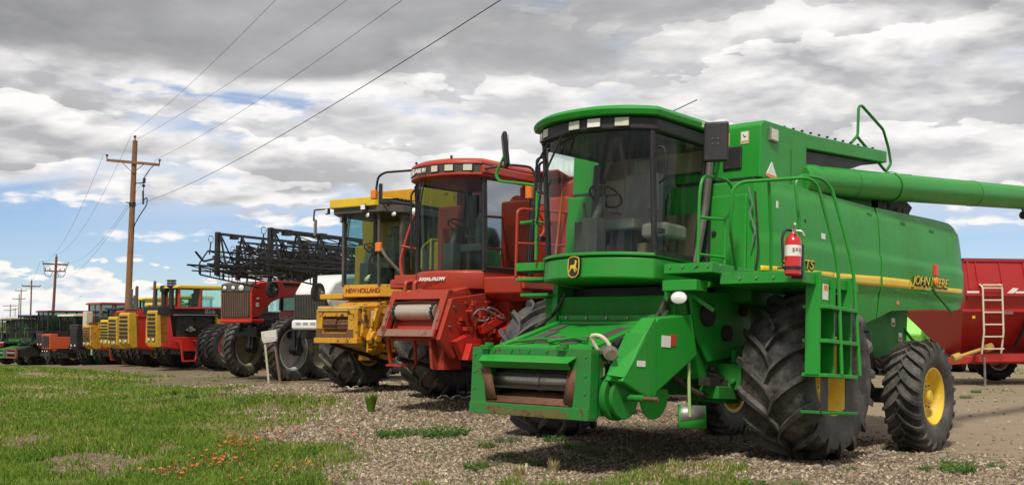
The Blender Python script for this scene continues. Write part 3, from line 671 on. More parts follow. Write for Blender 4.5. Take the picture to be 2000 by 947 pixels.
    m = MB(); band(m, 2.115, 2.155, XC-.02, XS-.08, .81, .45); m.obj('cab_sill', GREEN, R, bev=.012)
    emb = MB(); emb.k = 0
    sh = [(-.105, .13), (-.06, .155), (0, .162), (.06, .155), (.105, .13), (.11, .0), (.095, -.10), (.05, -.145), (0, -.155), (-.05, -.145), (-.095, -.10), (-.11, 0)]
    E = Matrix.Translation((1.885, -.05, 1.985)) @ Matrix.Rotation(radians(-2), 4, 'Z') 
    def flat(pts, x0, x1, s=1):
        mm = MB(); mm.prism([(p[0]*s, p[1]*s) for p in pts], 'x', x0, x1); mm.v = [E @ Vector(v) for v in mm.v]; return mm
    e0 = flat(sh, -.02, .012, .82).obj('emblem', DECB, R, bev=.004)
    o_ = [(p[0]*.74, p[1]*.74) for p in sh]; rr = MB(); rr.tube([E @ Vector((.014, *p)) for p in o_+[o_[0]]], .006, 6, rnd=0); rr.obj('emblem_border', YEL, e0)
    deer = [(-.06, .015), (-.045, .035), (-.01, .03), (.02, .045), (.03, .07), (.015, .085), (.03, .09), (.038, .10), (.045, .085), (.06, .07), (.05, .062), (.045, .03), (.04, .0), (.062, -.012), (.055, -.03), (.07, -.045), (.055, -.045), (.042, -.028), (.03, -.012), (.018, -.01), (.03, -.04), (.045, -.065), (.03, -.06), (.01, -.035), (.0, -.01), (-.03, -.012), (-.05, -.035), (-.068, -.05), (-.05, -.065), (-.075, -.055), (-.085, -.05), (-.066, -.03), (-.055, -.01)]
    flat([(p[0]*.85, p[1]*.85) for p in deer], .012, .018).obj('emblem_deer', YEL, e0)
    cab_glass(R, (XC-.04, XS-.12, .75, 2.155), (XC+.02, XS+.02, .77, 3.50), GLASS)
    fr = MB()
    for sgn in (1, -1):
        fr.tube([(XS-.14, sgn*.77, 2.13), (XS-.0, sgn*.785, 3.52)], .034, 8)
        fr.tube([(.50, sgn*.79, 2.13), (.50, sgn*.79, 3.55)], .05, 8)
        fr.bar((XS-.1, sgn*.79, 2.16), (.5, sgn*.79, 2.16), .05, .05); fr.bar((XS-.0, sgn*.79, 3.52), (.5, sgn*.79, 3.56), .05, .06)
    fr.obj('cab_frame', BLK, R)
    # side doors with rounded black frames
    for sgn in (1, -1):
        gl = MB(); gl.add([(XS-.14, sgn*.81, 2.16), (.52, sgn*.81, 2.16), (.55, sgn*.81, 3.50), (XS-.02, sgn*.81, 3.48)], [(0, 1, 2, 3)])
        dg = gl.obj('side_glass', GLASS, R)
        MB().tube([(XS-.14, sgn*.775, 2.2), (XS-.02, sgn*.775, 3.46), (.56, sgn*.775, 3.50), (.60, sgn*.775, 3.0), (.72, sgn*.775, 2.18), (XS-.14, sgn*.775, 2.18)], .022, 8).obj('door_frame', BLK, dg)
        MB().tube([(.54, sgn*.85, 3.45), (.60, sgn*.83, 2.8), (.78, sgn*.83, 2.12)], .045, 8).obj('rubber_trim', CHAR, dg)
        MB().tube([(XS-.06, sgn*.83, 3.33), (XS-.06, sgn*.92, 3.31), (XS-.10, sgn*.92, 2.98), (XS-.10, sgn*.83, 2.93)], .016).obj('grab_handle', BLK, dg)
        MB().box(XS-.14, XS-.06, sgn*.83, sgn*.90, 2.37, 2.42).obj('door_latch', BLK, dg)
    m = MB(); m.box(.44, .50, -.76, -.35, 2.15, 3.5); m.box(.44, .50, .35, .76, 2.15, 2.75); m.box(.44, .50, -.76, .76, 2.15, 2.75); m.box(.44, .50, -.76, .76, 3.25, 3.52); m.box(.44, .5, -.04, .12, 2.7, 3.3)
    m.obj('cab_rear_wall', BROWN, R)
    MB().box(.50, 1.5, -.74, .74, 2.12, 2.16).obj('cab_floor', CHAR, R)
    seat_parts(R, .95, .0, 2.15, s=1.05); steering(R, 1.42, -.10, 2.15, h=.72)
    MB().box(.75, 1.2, .34, .70, 2.38, 2.56).obj('passenger_seat', SEAT, R, bev=.05)
    m = MB(); m.box(.7, 1.25, -.60, -.34, 2.15, 2.62); m.tube([(1.2, -.45, 2.6), (1.25, -.47, 2.85)], .02); m.obj('armrest_console', CHAR, R, bev=.03)
    MB().box(.6, 1.0, -.3, .3, 2.16, 2.36).obj('seat_box', TAN, R, bev=.01)
    MB().tube([(1.55, -.62, 2.2), (1.5, -.6, 2.9), (1.52, -.55, 3.0)], .014).obj('amber_lever', AMBER, R)
    # visor band + lamps
    m = MB(); band(m, 3.50, 3.66, XC+.10, XS+.0, .85, .40); m.obj('roof_visor', BLK, R, bev=.03)
    for y, w_, l_ in ((-.76, .11, LENSW), (-.57, .15, LENS), (-.03, .18, LENS), (.24, .19, LENSW), (.55, .19, LENS)):
        x = curve_front(y, XC+.10, XS+.0, .85)+.008; yaw = math.atan(.9*y/.9*.75)
        lampbox(R, (x, y, 3.585), w_, .12, .06, yaw, lens=l_)
    m = MB(); n = 16
    def roof(k, z, xc, xs, hw, xb): return [(curve_front(-hw+2*hw*i/n, xc, xs, hw), -hw+2*hw*i/n, z) for i in range(n+1)]+[(xb, hw, z+.03), (xb, -hw, z+.03)]
    m.ring([roof(0, 3.655, XC+.17, XS+.06, .90, .36), roof(0, 3.72, XC+.20, XS+.08, .915, .36), roof(0, 3.765, XC+.14, XS+.03, .88, .38), roof(0, 3.80, XC-.15, XS-.2, .72, .42)], cap=True)
    m.obj('cab_roof', GREEN, R, bev=.012, smooth=50)
    MB().box(.60, .84, .905, .913, 3.69, 3.76).obj('roof_decal', mat('pale_green_decal', (.45, .6, .3), .5), R)
    wipers(R, [[(1.99, -.42, 3.44), (1.965, -.62, 3.2), (1.93, -.66, 2.45)], [(2.02, -.20, 3.48), (1.99, -.50, 3.0), (1.93, -.60, 2.5)], [(1.97, -.56, 3.46), (2.0, -.40, 3.48), (2.02, -.16, 3.50)]], .013)
    MB().tube([(1.2, .6, 3.78), (.52, .62, 4.12)], .006, 5, rnd=0).obj('antenna', BLK, R)
    # mirrors
    m = MB(); m.tube([(1.30, 1.40, 2.98), (1.36, 1.48, 3.12), (1.42, 1.5, 3.30)], .018)
    ma = m.obj('mirror_arm', GREEN, R); M_ = Matrix.Translation((1.46, 1.5, 3.33)) @ Matrix.Rotation(radians(20), 4, 'Z')
    MB().box(-.03, .03, -.135, .135, -.22, .22, M_).obj('mirror', BLK, ma, bev=.03, seg=3)
    bm_ = MB(); bolts(bm_, [M_ @ Vector((.03, a, b)) for a in (-.03, .03) for b in (-.03, .03)], 'x', .008, .01); bm_.obj('mirror_bolts', GREY, ma)
    m = MB(); m.tube([(1.55, -.93, 2.14), (1.55, -.96, 3.05), (1.55, -1.12, 3.08), (1.56, -1.60, 3.16), (1.56, -1.66, 3.25), (1.55, -1.52, 3.5)], .018); m.tube([(1.55, -.93, 2.6), (1.40, -.86, 2.6)], .014); m.tube([(1.55, -.93, 2.62), (1.55, -1.2, 2.60)], .02); m.tube([(1.55, -1.2, 2.62), (1.2, -1.2, 2.62)], .014)
    ma = m.obj('mirror_arm', GREEN, R); M_ = Matrix.Translation((1.55, -1.52, 3.55)) @ Matrix.Rotation(radians(-42), 4, 'Z') @ Matrix.Rotation(radians(8), 4, 'Y')
    MB().box(-.03, .03, -.13, .13, -.22, .22, M_).obj('mirror', BLK, ma, bev=.03, seg=3)
    MB().tube([(1.52, -.87, 3.4), (1.58, -.96, 3.38), (1.56, -.96, 2.98), (1.52, -.87, 2.95)], .016).obj('grab_handle', BLK, R)
    # right step brackets
    m = MB(); m.box(1.2, 1.5, -1.30, -.84, 2.02, 2.12); m.box(1.2, 1.5, -1.30, -.84, 1.90, 1.94); m.box(1.1, 1.4, -1.30, -.84, 1.72, 1.76); m.obj('right_step', GREEN, R, bev=.008)
    # ---- platform & rails
    m = MB(); m.box(.30, 1.45, .86, 1.48, 1.93, 2.04); m.box(-.02, 1.25, 1.45, 2.42, 1.82, 1.94); m.box(1.25, 1.47, .86, 1.3, 1.74, 1.86)
    pl = m.obj('platform', GREEN, R, bev=.01)
    m = MB(); bolts(m, [(1.452, .95+.16*k, 2.0) for k in range(5)]+[(1.252, 1.7+.2*k, 1.88) for k in range(4)], 'x'); m.obj('platform_bolts', GREY, R)
    m = MB(); m.tube([(1.45, 1.30, 2.0), (1.45, 1.30, 2.80), (1.40, 1.30, 2.99), (1.2, 1.32, 3.01), (1.0, 1.34, 3.02), (.86, 1.36, 2.94), (.86, 1.36, 2.70), (1.0, 1.36, 2.56), (1.44, 1.30, 2.53)], .018, rnd=.12)
    m.tube([(1.02, 1.36, 2.57), (1.02, 1.36, 2.0)], .016); m.tube([(1.45, 1.30, 2.13), (1.02, 1.36, 2.14)], .016); m.obj('handrail', GREEN, R)
    m = MB()
    m.tube([(1.2, 1.62, 1.98), (1.55, 1.75, 2.35), (1.60, 1.80, 2.78), (1.50, 1.85, 2.86), (1.12, 2.40, 2.92), (.98, 2.44, 2.86), (.76, 2.5, 2.30), (.66, 2.52, 1.99), (.60, 2.54, .92)], .019, rnd=.14)
    m.tube([(1.30, 2.05, 2.88), (1.15, 2.0, 2.4), (1.05, 1.95, 1.98)], .017)
    m.tube([(.80, 2.2, 1.98), (.92, 2.2, 2.5), (.98, 2.18, 2.9), (.9, 2.2, 3.0), (.62, 2.30, 3.0), (.50, 2.35, 2.92), (.34, 2.45, 2.36), (.26, 2.50, 2.0), (.18, 2.54, .92)], .019, rnd=.14)
    m.obj('handrail', GREEN, R)
    # ladder
    m = MB()
    for x in (.93, .22): m.box(x-.02, x+.02, 2.30, 2.46, .90, 1.96)
    m.box(.07, .92, 2.44, 2.455, 1.62, 1.86) if 0 else m.box(.72, .92, 2.43, 2.445, 1.60, 1.90)
    ld = m.obj('ladder', GREEN, R, bev=.006); MB().box(.64, .91, 2.285, 2.30, .92, 1.60).obj('ladder_back_plate', GREEN, ld); MB().box(.60, .63, 2.30, 2.46, .92, 1.90).obj('ladder_rail', GREEN, ld)
    for z in (1.60, 1.25, .90): MB().box(.22, .94, 2.26, 2.54, z-.02, z+.02).obj('step', GREEN, ld, bev=.006)
    MB().box(.24, .92, 2.24, 2.56, .505, .535).obj('step', DGREEN, ld, bev=.006)
    m = MB()
    for x in (.85, .30): m.box(x-.07, x+.085, 2.47, 2.48, .52, .92)
    m.obj('rubber_strap', BLK, ld)
    d = MB().box(.74, .86, 2.446, 2.450, 1.68, 1.84).obj('decal', DECW, ld); MB().box(.76, .84, 2.45, 2.453, 1.78, 1.83).obj('decal_mark', AMBER, d)
    # oval lamp under the platform
    lampround(R, (1.52, 1.12, 1.66), .10, .3, .10, squash=.75)
    # ---- feeder house
    m = MB(); m.prism([(2.20, .46), (2.20, 1.12), (1.30, 1.42), (1.05, 1.42), (.9, .86)], 'y', -.72, .72); m.prism([(2.50, 1.0), (2.50, 1.02), (2.2, 1.12), (2.2, 1.09)], 'y', -.72, .72); m.box(2.19, 2.5, -.72, -.69, .40, 1.03); m.box(2.19, 2.5, .69, .72, .40, 1.03); fh = m.obj1('feeder_house', GREEN, R, bev=.008)
    m = MB(); sl = lambda x: 1.02+(2.5-x)/1.2*.40
    for y0, y1, x0, x1 in ((-.70, -.60, 2.4, 1.4), (.60, .70, 2.4, 1.4), (-.70, .70, 2.46, 2.38), (-.70, .70, 1.42, 1.34)): 
        m.add([(x, y, sl(x)+h) for x in (x0, x1) for y in (y0, y1) for h in (.002, .03)], [(0, 1, 3, 2), (4, 6, 7, 5), (0, 4, 5, 1), (2, 3, 7, 6), (0, 2, 6, 4), (1, 5, 7, 3)])
    m.obj('feeder_flange', GREEN, R)
    m = MB()
    for y0, y1, x0, x1 in ((-.52, -.34, 2.2, 1.75), (-.28, -.08, 2.22, 1.95), (.05, .30, 2.22, 1.98), (-.55, -.42, 1.7, 1.5), (.38, .55, 2.0, 1.6)):
        m.add([(x, y, sl(x)+h) for x in (x0, x1) for y in (y0, y1) for h in (.002, .014)], [(0, 1, 3, 2), (4, 6, 7, 5), (0, 4, 5, 1), (2, 3, 7, 6), (0, 2, 6, 4), (1, 5, 7, 3)])
    m.obj('grip_tape', CHAR, fh)
    m = MB(); m.tube([(2.3, -.55, sl(2.3)+.04), (2.2, -.2, sl(2.2)+.05), (2.25, .05, sl(2.25)+.04)], .018); m.tube([(2.28, -.05, sl(2.28)+.04), (2.15, .2, sl(2.15)+.05), (2.22, .45, sl(2.22)+.04)], .02); m.obj('latch_rod', DGREEN, fh)
    # stepped covers above the feeder
    m = MB(); m.box(1.05, 1.32, -.74, .74, 1.42, 1.50); m.box(.98, 1.22, -.74, .74, 1.52, 1.60); m.box(.90, 1.10, -.74, .74, 1.60, 1.66); m.obj('feeder_cover', GREEN, R, bev=.02)
    m = MB(); m.box(.55, 1.0, -.95, .95, 1.60, 1.84); m.obj('cab_underside', BLK, R)
    m = MB(); m.box(.6, 1.30, -.86, -.78, 1.2, 1.86); m.box(.6, 1.25, .80, .88, 1.3, 1.86); m.box(1.20, 1.28, .76, .84, 1.0, 1.8); m.bar((1.25, .95, 1.80), (1.1, 1.3, 1.55), .05); m.bar((.6, 1.0, 1.6), (1.4, 1.05, 1.78), .06, .05); m.obj('support_post', GREEN, R, bev=.008)
    m = MB(); bolts(m, [(1.325, -.6+.3*k, 1.46) for k in range(5)], 'x', .016); m.obj('cover_bolts', GREY, R)
    # face plate
    Y0, Y1, Z0, Z1 = -.84, .84, .33, 1.05; x0, x1 = 2.50, 2.64
    m = MB(); oy0, oy1, oz0, oz1 = -.60, .60, .46, .84
    m.box(x0, x1, Y0, oy0, Z0+.02, Z1); m.box(x0, x1, oy1, Y1, Z0+.02, Z1); m.box(x0, x1-.01, oy0-.02, oy1+.02, oz1, Z1-.005); m.box(x0, x1+.02, Y0+.005, Y1-.005, Z0, oz0-.01)
    m.box(2.3, x0, Y0+.01, Y0+.03, Z0+.05, Z1-.05); m.box(2.3, x0, Y1-.03, Y1-.01, Z0+.05, Z1-.05)
    fp = m.obj('feeder_face', GRUST, R, bev=.008)
    m = MB(); m.add([(x1, -.68, .965), (x1, .66, .965), (x1+.10, .62, .895), (x1+.10, -.64, .895), (x1+.02, .60, .835), (x1+.02, -.62, .835)], [(0, 1, 2, 3), (3, 2, 4, 5)]); m.obj('deflector', GREEN, fp, solid=.012, smooth=0)
    m = MB(); m.add([(x1+.002, -.66, .84), (x1+.002, -.55, .82), (x1+.002, -.44, .50), (x1+.002, -.60, .48)], [(0, 1, 2, 3)]); m.add([(x1+.002, .66, .84), (x1+.002, .55, .82), (x1+.002, .50, .50), (x1+.002, .62, .46)], [(0, 1, 2, 3)]); m.obj('wear_strip', RUST, fp, solid=.008)
    MB().box(2.0, x1-.005, oy0, oy1, .40, .47).obj('feeder_floor', RUST, fp)
    MB().add([(2.64, oy0, .465), (2.64, oy1, .465), (2.22, oy1, .66), (2.22, oy0, .66)], [(0, 1, 2, 3)]).obj('feeder_ramp', RUST, fp, solid=.01)
    MB().box(2.201, 2.21, oy0-.05, oy1+.05, .5, 1.0).obj('feeder_throat', BLK, fp)
    m = MB(); m.cyl((2.44, oy0, .71), (2.44, .02, .71), .10, n=22); m.cyl((2.44, .06, .71), (2.44, oy1, .71), .10, n=22); m.cyl((2.44, .01, .71), (2.44, .07, .71), .112, n=22); dr = m.obj('feed_drum', STEEL, fp)
    m = MB()
    for k, (xx, zz) in enumerate(((2.53, .765), (2.55, .63), (2.45, .81))): m.box(xx-.02, xx+.02, oy0, oy1, zz-.012, zz+.012)
    m.obj('feed_slat', DARK, fp)
    m = MB()
    for y in (-.62, .46): m.box(x1-.02, x1+.05, y-.05, y+.05, 1.02, 1.07); m.box(x1-.06, x1-.0, y-.04, y+.04, 1.05, 1.10)
    m.obj('face_lug', DGREEN, fp, bev=.006)
    m = MB(); bolts(m, [(x1, y, z) for y in (-.79, .78) for z in (.42, .6, .78, .97)]+[(x1, -.5+.25*k, 1.02) for k in range(5)], 'x', .012); m.obj('face_bolts', GREEN, fp)
    # rust worn along the lower lip
    m = MB(); m.add([(x1+.022, -.5, .335), (x1+.022, .55, .335), (x1+.022, .62, .38), (x1+.022, .45, .43), (x1+.022, -.1, .40), (x1+.022, -.45, .425), (x1+.022, -.62, .40)], [tuple(range(7))]); m.obj('rust_patch', mat('patchy_rust', (.10, .12, .03), .7, dirt=.9, dirtcol=(.16, .07, .03), scale=6, rust=.6), fp)
    # left-hand drive shield
    m = MB(); pts = [(1.25, 1.50), (1.13, 1.06), (2.0, .57), (2.48, .74), (2.12, 1.22), (1.88, 1.42)]
    m.prism(pts, 'y', .88, 1.12); sh = m.obj('drive_shield', GREEN, R, bev=.02)
    m = MB(); m.add([(1.95, 1.125, 1.42), (2.12, 1.125, 1.22), (1.95, 1.125, .60), (1.90, 1.125, .62)], [(0, 1, 2, 3)]); m.add([(2.05, 1.12, 1.24), (2.44, 1.12, .78), (2.58, 1.0, .80), (2.28, 1.0, 1.24)], [(0, 1, 2, 3)]); m.obj('shield_fold', GREEN, sh, solid=.008, smooth=0)
    d = MB().box(1.66, 1.82, 1.121, 1.126, 1.12, 1.24).obj('decal', DECW, sh); MB().box(1.56, 1.66, 1.121, 1.127, 1.14, 1.26).obj('decal_mark', DECR, d)
    MB().box(2.1, 2.24, 1.121, 1.126, .90, .96).obj('small_decal', DECW, sh)
    m = MB(); m.cyl((2.28, .86, .58), (2.28, .93, .58), .24, n=28); m.cyl((2.28, .93, .58), (2.28, .97, .58), .17, n=28); m.cyl((2.28, .97, .58), (2.28, 1.02, .58), .22, n=28); m.cyl((2.28, .9, .58), (2.28, 1.25, .58), .035); pu = m.obj('drive_pulley', DGREEN, R, bev=.008)
    MB().cyl((2.28, 1.06, .58), (2.28, 1.42, .58), .022).obj('shaft', RUST, pu)
    m = MB(); m.prism([(1.75+.25*cos(a)*1.0, .62+.26*sin(a)) for a in [pi+pi*k/12 for k in range(13)]]+[(2.0, .68), (1.5, .68)], 'y', .98, 1.0); m.obj('round_guard', GREEN, R, bev=.004)
    m = MB(); m.tube([(2.36, .86, .95), (2.40, .90, 1.10), (2.46, .82, 1.20), (2.50, .70, 1.20), (2.42, .74, 1.06)], .02); m.obj('locking_handle', CREAM, R)
    m = MB(); m.cyl((2.3, .78, 1.04), (2.5, .98, 1.02), .075); m.cyl((2.5, .98, 1.02), (2.56, 1.04, 1.0), .05); clutter(m, 2.2, 2.5, .78, .9, .7, 1.05, 14, 12, .03, .07); m.obj('coupler', STEEL, R)
    hoses(R, [([(1.2, .7, 1.8), (1.25, .82, 1.55), (1.6, .80, 1.35), (1.9, .74, 1.24), (2.2, .8, 1.1)], .028), ([(1.15, .72, 1.8), (1.3, .86, 1.5), (1.6, .76, 1.38), (2.2, .78, 1.13)], .022), ([(1.1, .68, 1.8), (1.35, .80, 1.6), (1.55, .83, 1.42), (2.1, .78, 1.17)], .022), ([(1.2, 1.1, 1.8), (1.4, .95, 1.72), (1.2, .7, 1.5)], .02),
              ([(.9, .9, .95), (.6, 1.12, .80), (.2, 1.2, .86), (-.1, 1.15, 1.1)], .045), ([(1.4, .9, .9), (1.1, 1.05, .66), (.8, 1.1, .62)], .035)])
    MB().tube([(1.22, 1.06, 1.1), (1.24, 1.10, .55), (1.22, 1.1, .40)], .018).obj('yellow_prop', mat('pale_green_rod', (.35, .5, .18), .5), R)
    m = MB(); m.add([(1.30, 1.0, .52), (1.0, 1.15, .52), (1.05, 1.2, .28), (1.36, 1.05, .28)], [(0, 1, 2, 3)]); a = m.obj('mud_flap', GREEN, R, solid=.02); MB().add([(1.285, 1.02, .515), (1.02, 1.15, .515), (1.05, 1.18, .40), (1.33, 1.045, .34)], [(0, 1, 2, 3)]).obj('flap_patch', GREY, a, solid=.026)
    m = MB(); m.box(.2, .9, 1.0, 1.25, .60, .74); m.cyl((.25, 1.26, .80), (.65, 1.26, .80), .03); m.box(.0, .3, .95, 1.3, .9, 1.1); m.obj('hydraulic_block', DGREEN, R, bev=.01)
    # rear of tank handrail
    MB().tube([(-2.10, 1.3, 4.0), (-2.33, 1.3, 4.16), (-2.35, 1.3, 4.56), (-2.44, 1.3, 4.60), (-3.12, 1.3, 4.40), (-3.29, 1.3, 4.18), (-3.38, 1.3, 3.96), (-3.21, 1.3, 3.82), (-2.33, 1.3, 4.14)], .02, rnd=.05).obj('tank_handrail', DGREEN, R)
    return R
JD = green_combine()
# fire extinguisher strapped to the handrail
def extinguisher():
    c = JD.matrix_basis @ Vector((1.50, 2.45, 1.86))
    E = machine('fire_extinguisher', 'red fire extinguisher strapped to the green combine platform rail', 'fire extinguisher', c.x, c.y, c.z, 42.7, 3.9)
    MB().lathe([(.001, 0), (.07, 0), (.082, .015), (.082, .34), (.07, .38), (.035, .41), (.028, .43), (.001, .43)], (0, 0, 0), (0, 0, 1), 24).obj('cylinder', mat('extinguisher_red', (.55, .015, .015), .25, coat=.5, dirt=.05), E)
    m = MB(); m.lathe([(.0835, .19), (.0835, .30)], (0, 0, 0), (0, 0, 1), 24); a = m.obj('paper_label', DECW, E)
    for i in range(3):
        M_ = Matrix.Rotation(radians(58), 4, 'Z'); MB().box(.084, .0855, -.055+.036*i, -.028+.036*i, .24, .27, M_).obj('label_mark', mat('faded_print', (.35, .25, .24), .6), a)
    m = MB(); m.cyl((0, 0, .42), (0, 0, .47), .02); m.tube([(0, 0, .47), (.05, .04, .49), (.12, .08, .50)], .012); m.tube([(0, 0, .47), (.05, .04, .46), (.09, .07, .44)], .010); m.tube([(0, 0, .45), (-.02, .08, .45), (-.04, .10, .40)], .01); m.obj('handle', mat('pale_metal', (.6, .58, .5), .35, metal=.5), E)
    MB().tube([(0, 0, .45), (.07, -.05, .46), (.10, -.07, .38), (.09, -.06, .15)], .014).obj('discharge_hose', BLK, E)
    m = MB(); m.box(-.11, -.08, -.06, .06, -.02, .32); m.lathe([(.086, .06), (.09, .06), (.09, .09), (.086, .09)], (0, 0, 0), (0, 0, 1), 24); m.tube([(0, -.09, .08), (.02, -.16, .08)], .01); m.obj('bracket', BLK, E)
extinguisher()
# ------------------------------------------------------------------ generic rear body of an older combine
def combine_body(R, paint, dark, hw=1.35, tank_z=(2.95, 3.75), tank_x=(-.35, -2.6), length=5.4, rim=None, wr=(.91, .78, .40), tr=1.55, tilt=0, rt=(.68, .42, .30), tmat=None, rimd=.1, lugs=18):
    m = MB(); m.prism([(.35, 1.65), (.35, 3.0), (-3.0, 3.0), (-4.6, 2.75), (-length, 2.2), (-length, 1.35), (-4.2, 1.1), (-3.0, 1.3), (-.6, 1.3)], 'y', -hw, hw); b = m.obj('body', paint, R, bev=.05)
    for sgn in (1, -1):
        m = MB(); y0, y1 = sorted((sgn*hw, sgn*(hw+.05))); m.prism([(-.9, 1.45), (-.9, 2.75), (-2.55, 2.75), (-2.55, 1.45)], 'y', y0, y1); m.obj('side_panel', paint, R, bev=.02)
        m = MB(); m.prism([(-2.65, 1.45), (-2.65, 2.72), (-4.4, 2.55), (-4.9, 2.2), (-4.9, 1.5)], 'y', y0, y1); m.obj('side_panel', paint, R, bev=.02)
    x0, x1 = tank_x
    m = MB(); m.prism([(x0, tank_z[0]), (x0+.05, tank_z[1]-.1), (x0-.15, tank_z[1]), (x1, tank_z[1]), (x1-.1, tank_z[0])], 'y', -hw*.93, hw*.93); m.obj('grain_tank', paint, R, bev=.03)
    m = MB(); m.box(-4.1, -.1, -.45, .45, .8, 1.5); m.box(-.2, .2, -tr, tr, .62, .95); m.box(-.15, .5, tr-.75, tr-.45, .6, 1.1); m.box(-.15, .5, -tr+.45, -tr+.75, .6, 1.1); m.box(-3.65, -3.45, -1.2, 1.2, .55, .75)
    clutter(m, -.3, 1.0, -1.0, 1.0, .9, 1.6, 40, 17, .05, .16); m.obj('underframe', dark, R)
    W, w_, rr = wr
    for sgn in (1, -1): wheel(R, 0, sgn*tr, W, W+.015, w_, rr, sgn, lugs, .055, tmat or TYRE, rim, dish=rimd, lw=.07)
    W, w_, rr = rt
    for sgn in (1, -1): wheel(R, -3.55, sgn*1.2, W, W, w_, rr, sgn, 20, .04, TYRE, rim, dish=.1)
# ------------------------------------------------------------------ red combine
def red_combine():
    R = machine('combine_harvester', 'red combine harvester with an open feeder drum, between the yellow and the green combine', 'combine harvester', -.03, 18.93, .29, 38, 1)
    combine_body(R, RED, REDW, rim=RUST, tank_x=(.0, -2.6), tank_z=(2.95, 3.72))
    m = MB(); m.box(.24, .35, .70, 1.42, 1.9, 3.35); m.box(.24, .35, -1.42, -.70, 1.9, 3.35); m.obj('front_wall', RED, R, bev=.04)
    m = MB(); m.add([(.0, -1.2, 3.72), (-2.4, -1.2, 3.95), (-2.4, 1.2, 3.95), (.0, 1.2, 3.72), (.4, 1.25, 3.78), (.4, -1.25, 3.78)], [(0, 1, 2, 3), (0, 3, 4, 5)]); m.obj('tank_extension', RED, R, solid=.03)
    # unloading auger lying along the far left side
    m = MB(); m.cyl((-.2, 1.5, 3.35), (-6.0, 1.55, 3.55), .17, n=24); m.obj('unloading_auger', RED, R)
    XC, XS, HW = 1.92, 1.62, .70
    m = MB(); n = 18
    def rr_(xc, xs, hw, z, xb=.4): return [(curve_front(-hw+2*hw*i/n, xc, xs, hw), -hw+2*hw*i/n, z) for i in range(n+1)]+[(xb, hw, z), (xb, -hw, z)]
    m.ring([rr_(1.70, 1.4, .60, 1.76), rr_(XC-.02, XS-.02, .70, 1.80), rr_(XC+.02, XS+.02, .72, 1.95), rr_(XC+.02, XS, .72, 2.06), rr_(XC-.02, XS-.03, .70, 2.09)], cap=True)
    cb = m.obj('cab_base', RED, R, bev=.01, smooth=50)
    text('AXIAL-FLOW', .072, DECW, cb, facing((1.965, -.34, 1.93), (-.04, 1, 0), (0, 0, 1)), bold=.004, sx=1.25, depth=.004)
    m = MB(); m.box(.3, 1.6, .66, 1.5, 1.78, 1.98); m.prism([(1.65, 1.98), (1.3, 1.98), (1.3, 1.6), (1.62, 1.72)], 'y', .72, 1.45); m.box(.3, 1.5, -1.45, -.7, 1.84, 2.0); pf = m.obj('platform', RED, R, bev=.03)
    cab_glass(R, (XC-.03, XS-.03, .68, 2.09), (XC+.04, XS+.04, .69, 3.56), GLASSB)
    m = MB()
    for s in (1, -1):
        m.tube([(XS-.02, s*.70, 2.06), (XS+.03, s*.71, 3.6)], .035); m.tube([(.45, s*.72, 2.06), (.30, s*.72, 3.6)], .05); m.bar((XS, s*.71, 3.58), (.35, s*.71, 3.62), .06, .07); m.bar((XS, s*.71, 2.1), (.45, s*.71, 2.1), .05, .05)
    m.obj('cab_frame', BLK, R)
    for s in (1, -1):
        g_ = MB().add([(XS-.04, s*.72, 2.1), (.46, s*.72, 2.1), (.34, s*.72, 3.57), (XS+.0, s*.72, 3.55)], [(0, 1, 2, 3)]).obj('side_glass', GLASSD, R)
        MB().tube([(XS-.05, s*.73, 2.14), (XS, s*.73, 3.54), (.38, s*.73, 3.56), (.50, s*.73, 2.14), (XS-.05, s*.73, 2.14)], .02).obj('door_frame', BLK, g_)
    m = MB(); m.box(.30, .36, -.68, .68, 2.1, 2.7); m.box(.30, .36, .0, .68, 2.6, 3.5); m.box(.3, .36, -.68, -.5, 2.7, 3.5); m.box(.30, 1.5, -.66, .66, 2.08, 2.11); m.obj('cab_rear_wall', CHAR, R)
    seat_parts(R, .85, .0, 2.1, s=1.0); steering(R, 1.45, -.05, 2.1, BLK, .72)
    m = MB(); m.box(.45, .65, -.3, .2, 2.2, 3.1); m.obj('cab_column', BROWN, R, bev=.06)
    # roof with lamp visor
    m = MB(); m.ring([rr_(XC+.08, XS+.08, .73, 3.55), rr_(XC+.15, XS+.13, .76, 3.58), rr_(XC+.15, XS+.13, .76, 3.62)], cap=True); m.obj('visor_base', RED, R, bev=.01, smooth=50)
    m = MB(); m.ring([rr_(XC+.13, XS+.11, .745, 3.62), rr_(XC+.15, XS+.13, .75, 3.76)], cap=True); m.obj('roof_visor', CHAR, R, bev=.01, smooth=50)
    m = MB(); m.ring([rr_(XC+.16, XS+.14, .765, 3.755), rr_(XC+.15, XS+.13, .76, 3.80), rr_(XC+.05, XS+.03, .70, 3.855), rr_(XC-.3, XS-.3, .5, 3.88)], cap=True); m.obj('cab_roof', RED, R, bev=.01, smooth=50)
    m = MB(); m.box(.4, 1.75, .68, .80, 3.60, 3.74); m.obj('roof_side_rail', RED, R, bev=.03)
    for y, w_ in ((-.70, .10), (-.54, .13), (.05, .15), (.32, .17), (.59, .17)):
        x = curve_front(y, XC+.15, XS+.13, .75)+.008; lampbox(R, (x, y, 3.69), w_, .12, .05, math.atan(.7*y/.75), lens=LENS)
    text('CASE IH', .085, DECW, R, facing((2.075, -.42, 3.655), (.10, 1, 0), (0, 0, 1)), name='visor_lettering', bold=.004, depth=.004)
    m = MB(); m.cyl((1.9, .25, 3.85), (1.9, .25, 3.91), .02); m.cyl((1.8, -.6, 3.85), (1.8, -.6, 3.89), .02); m.cyl((1.5, -.15, 3.86), (1.5, -.15, 3.90), .10); m.obj('roof_fitting', BLK, R)
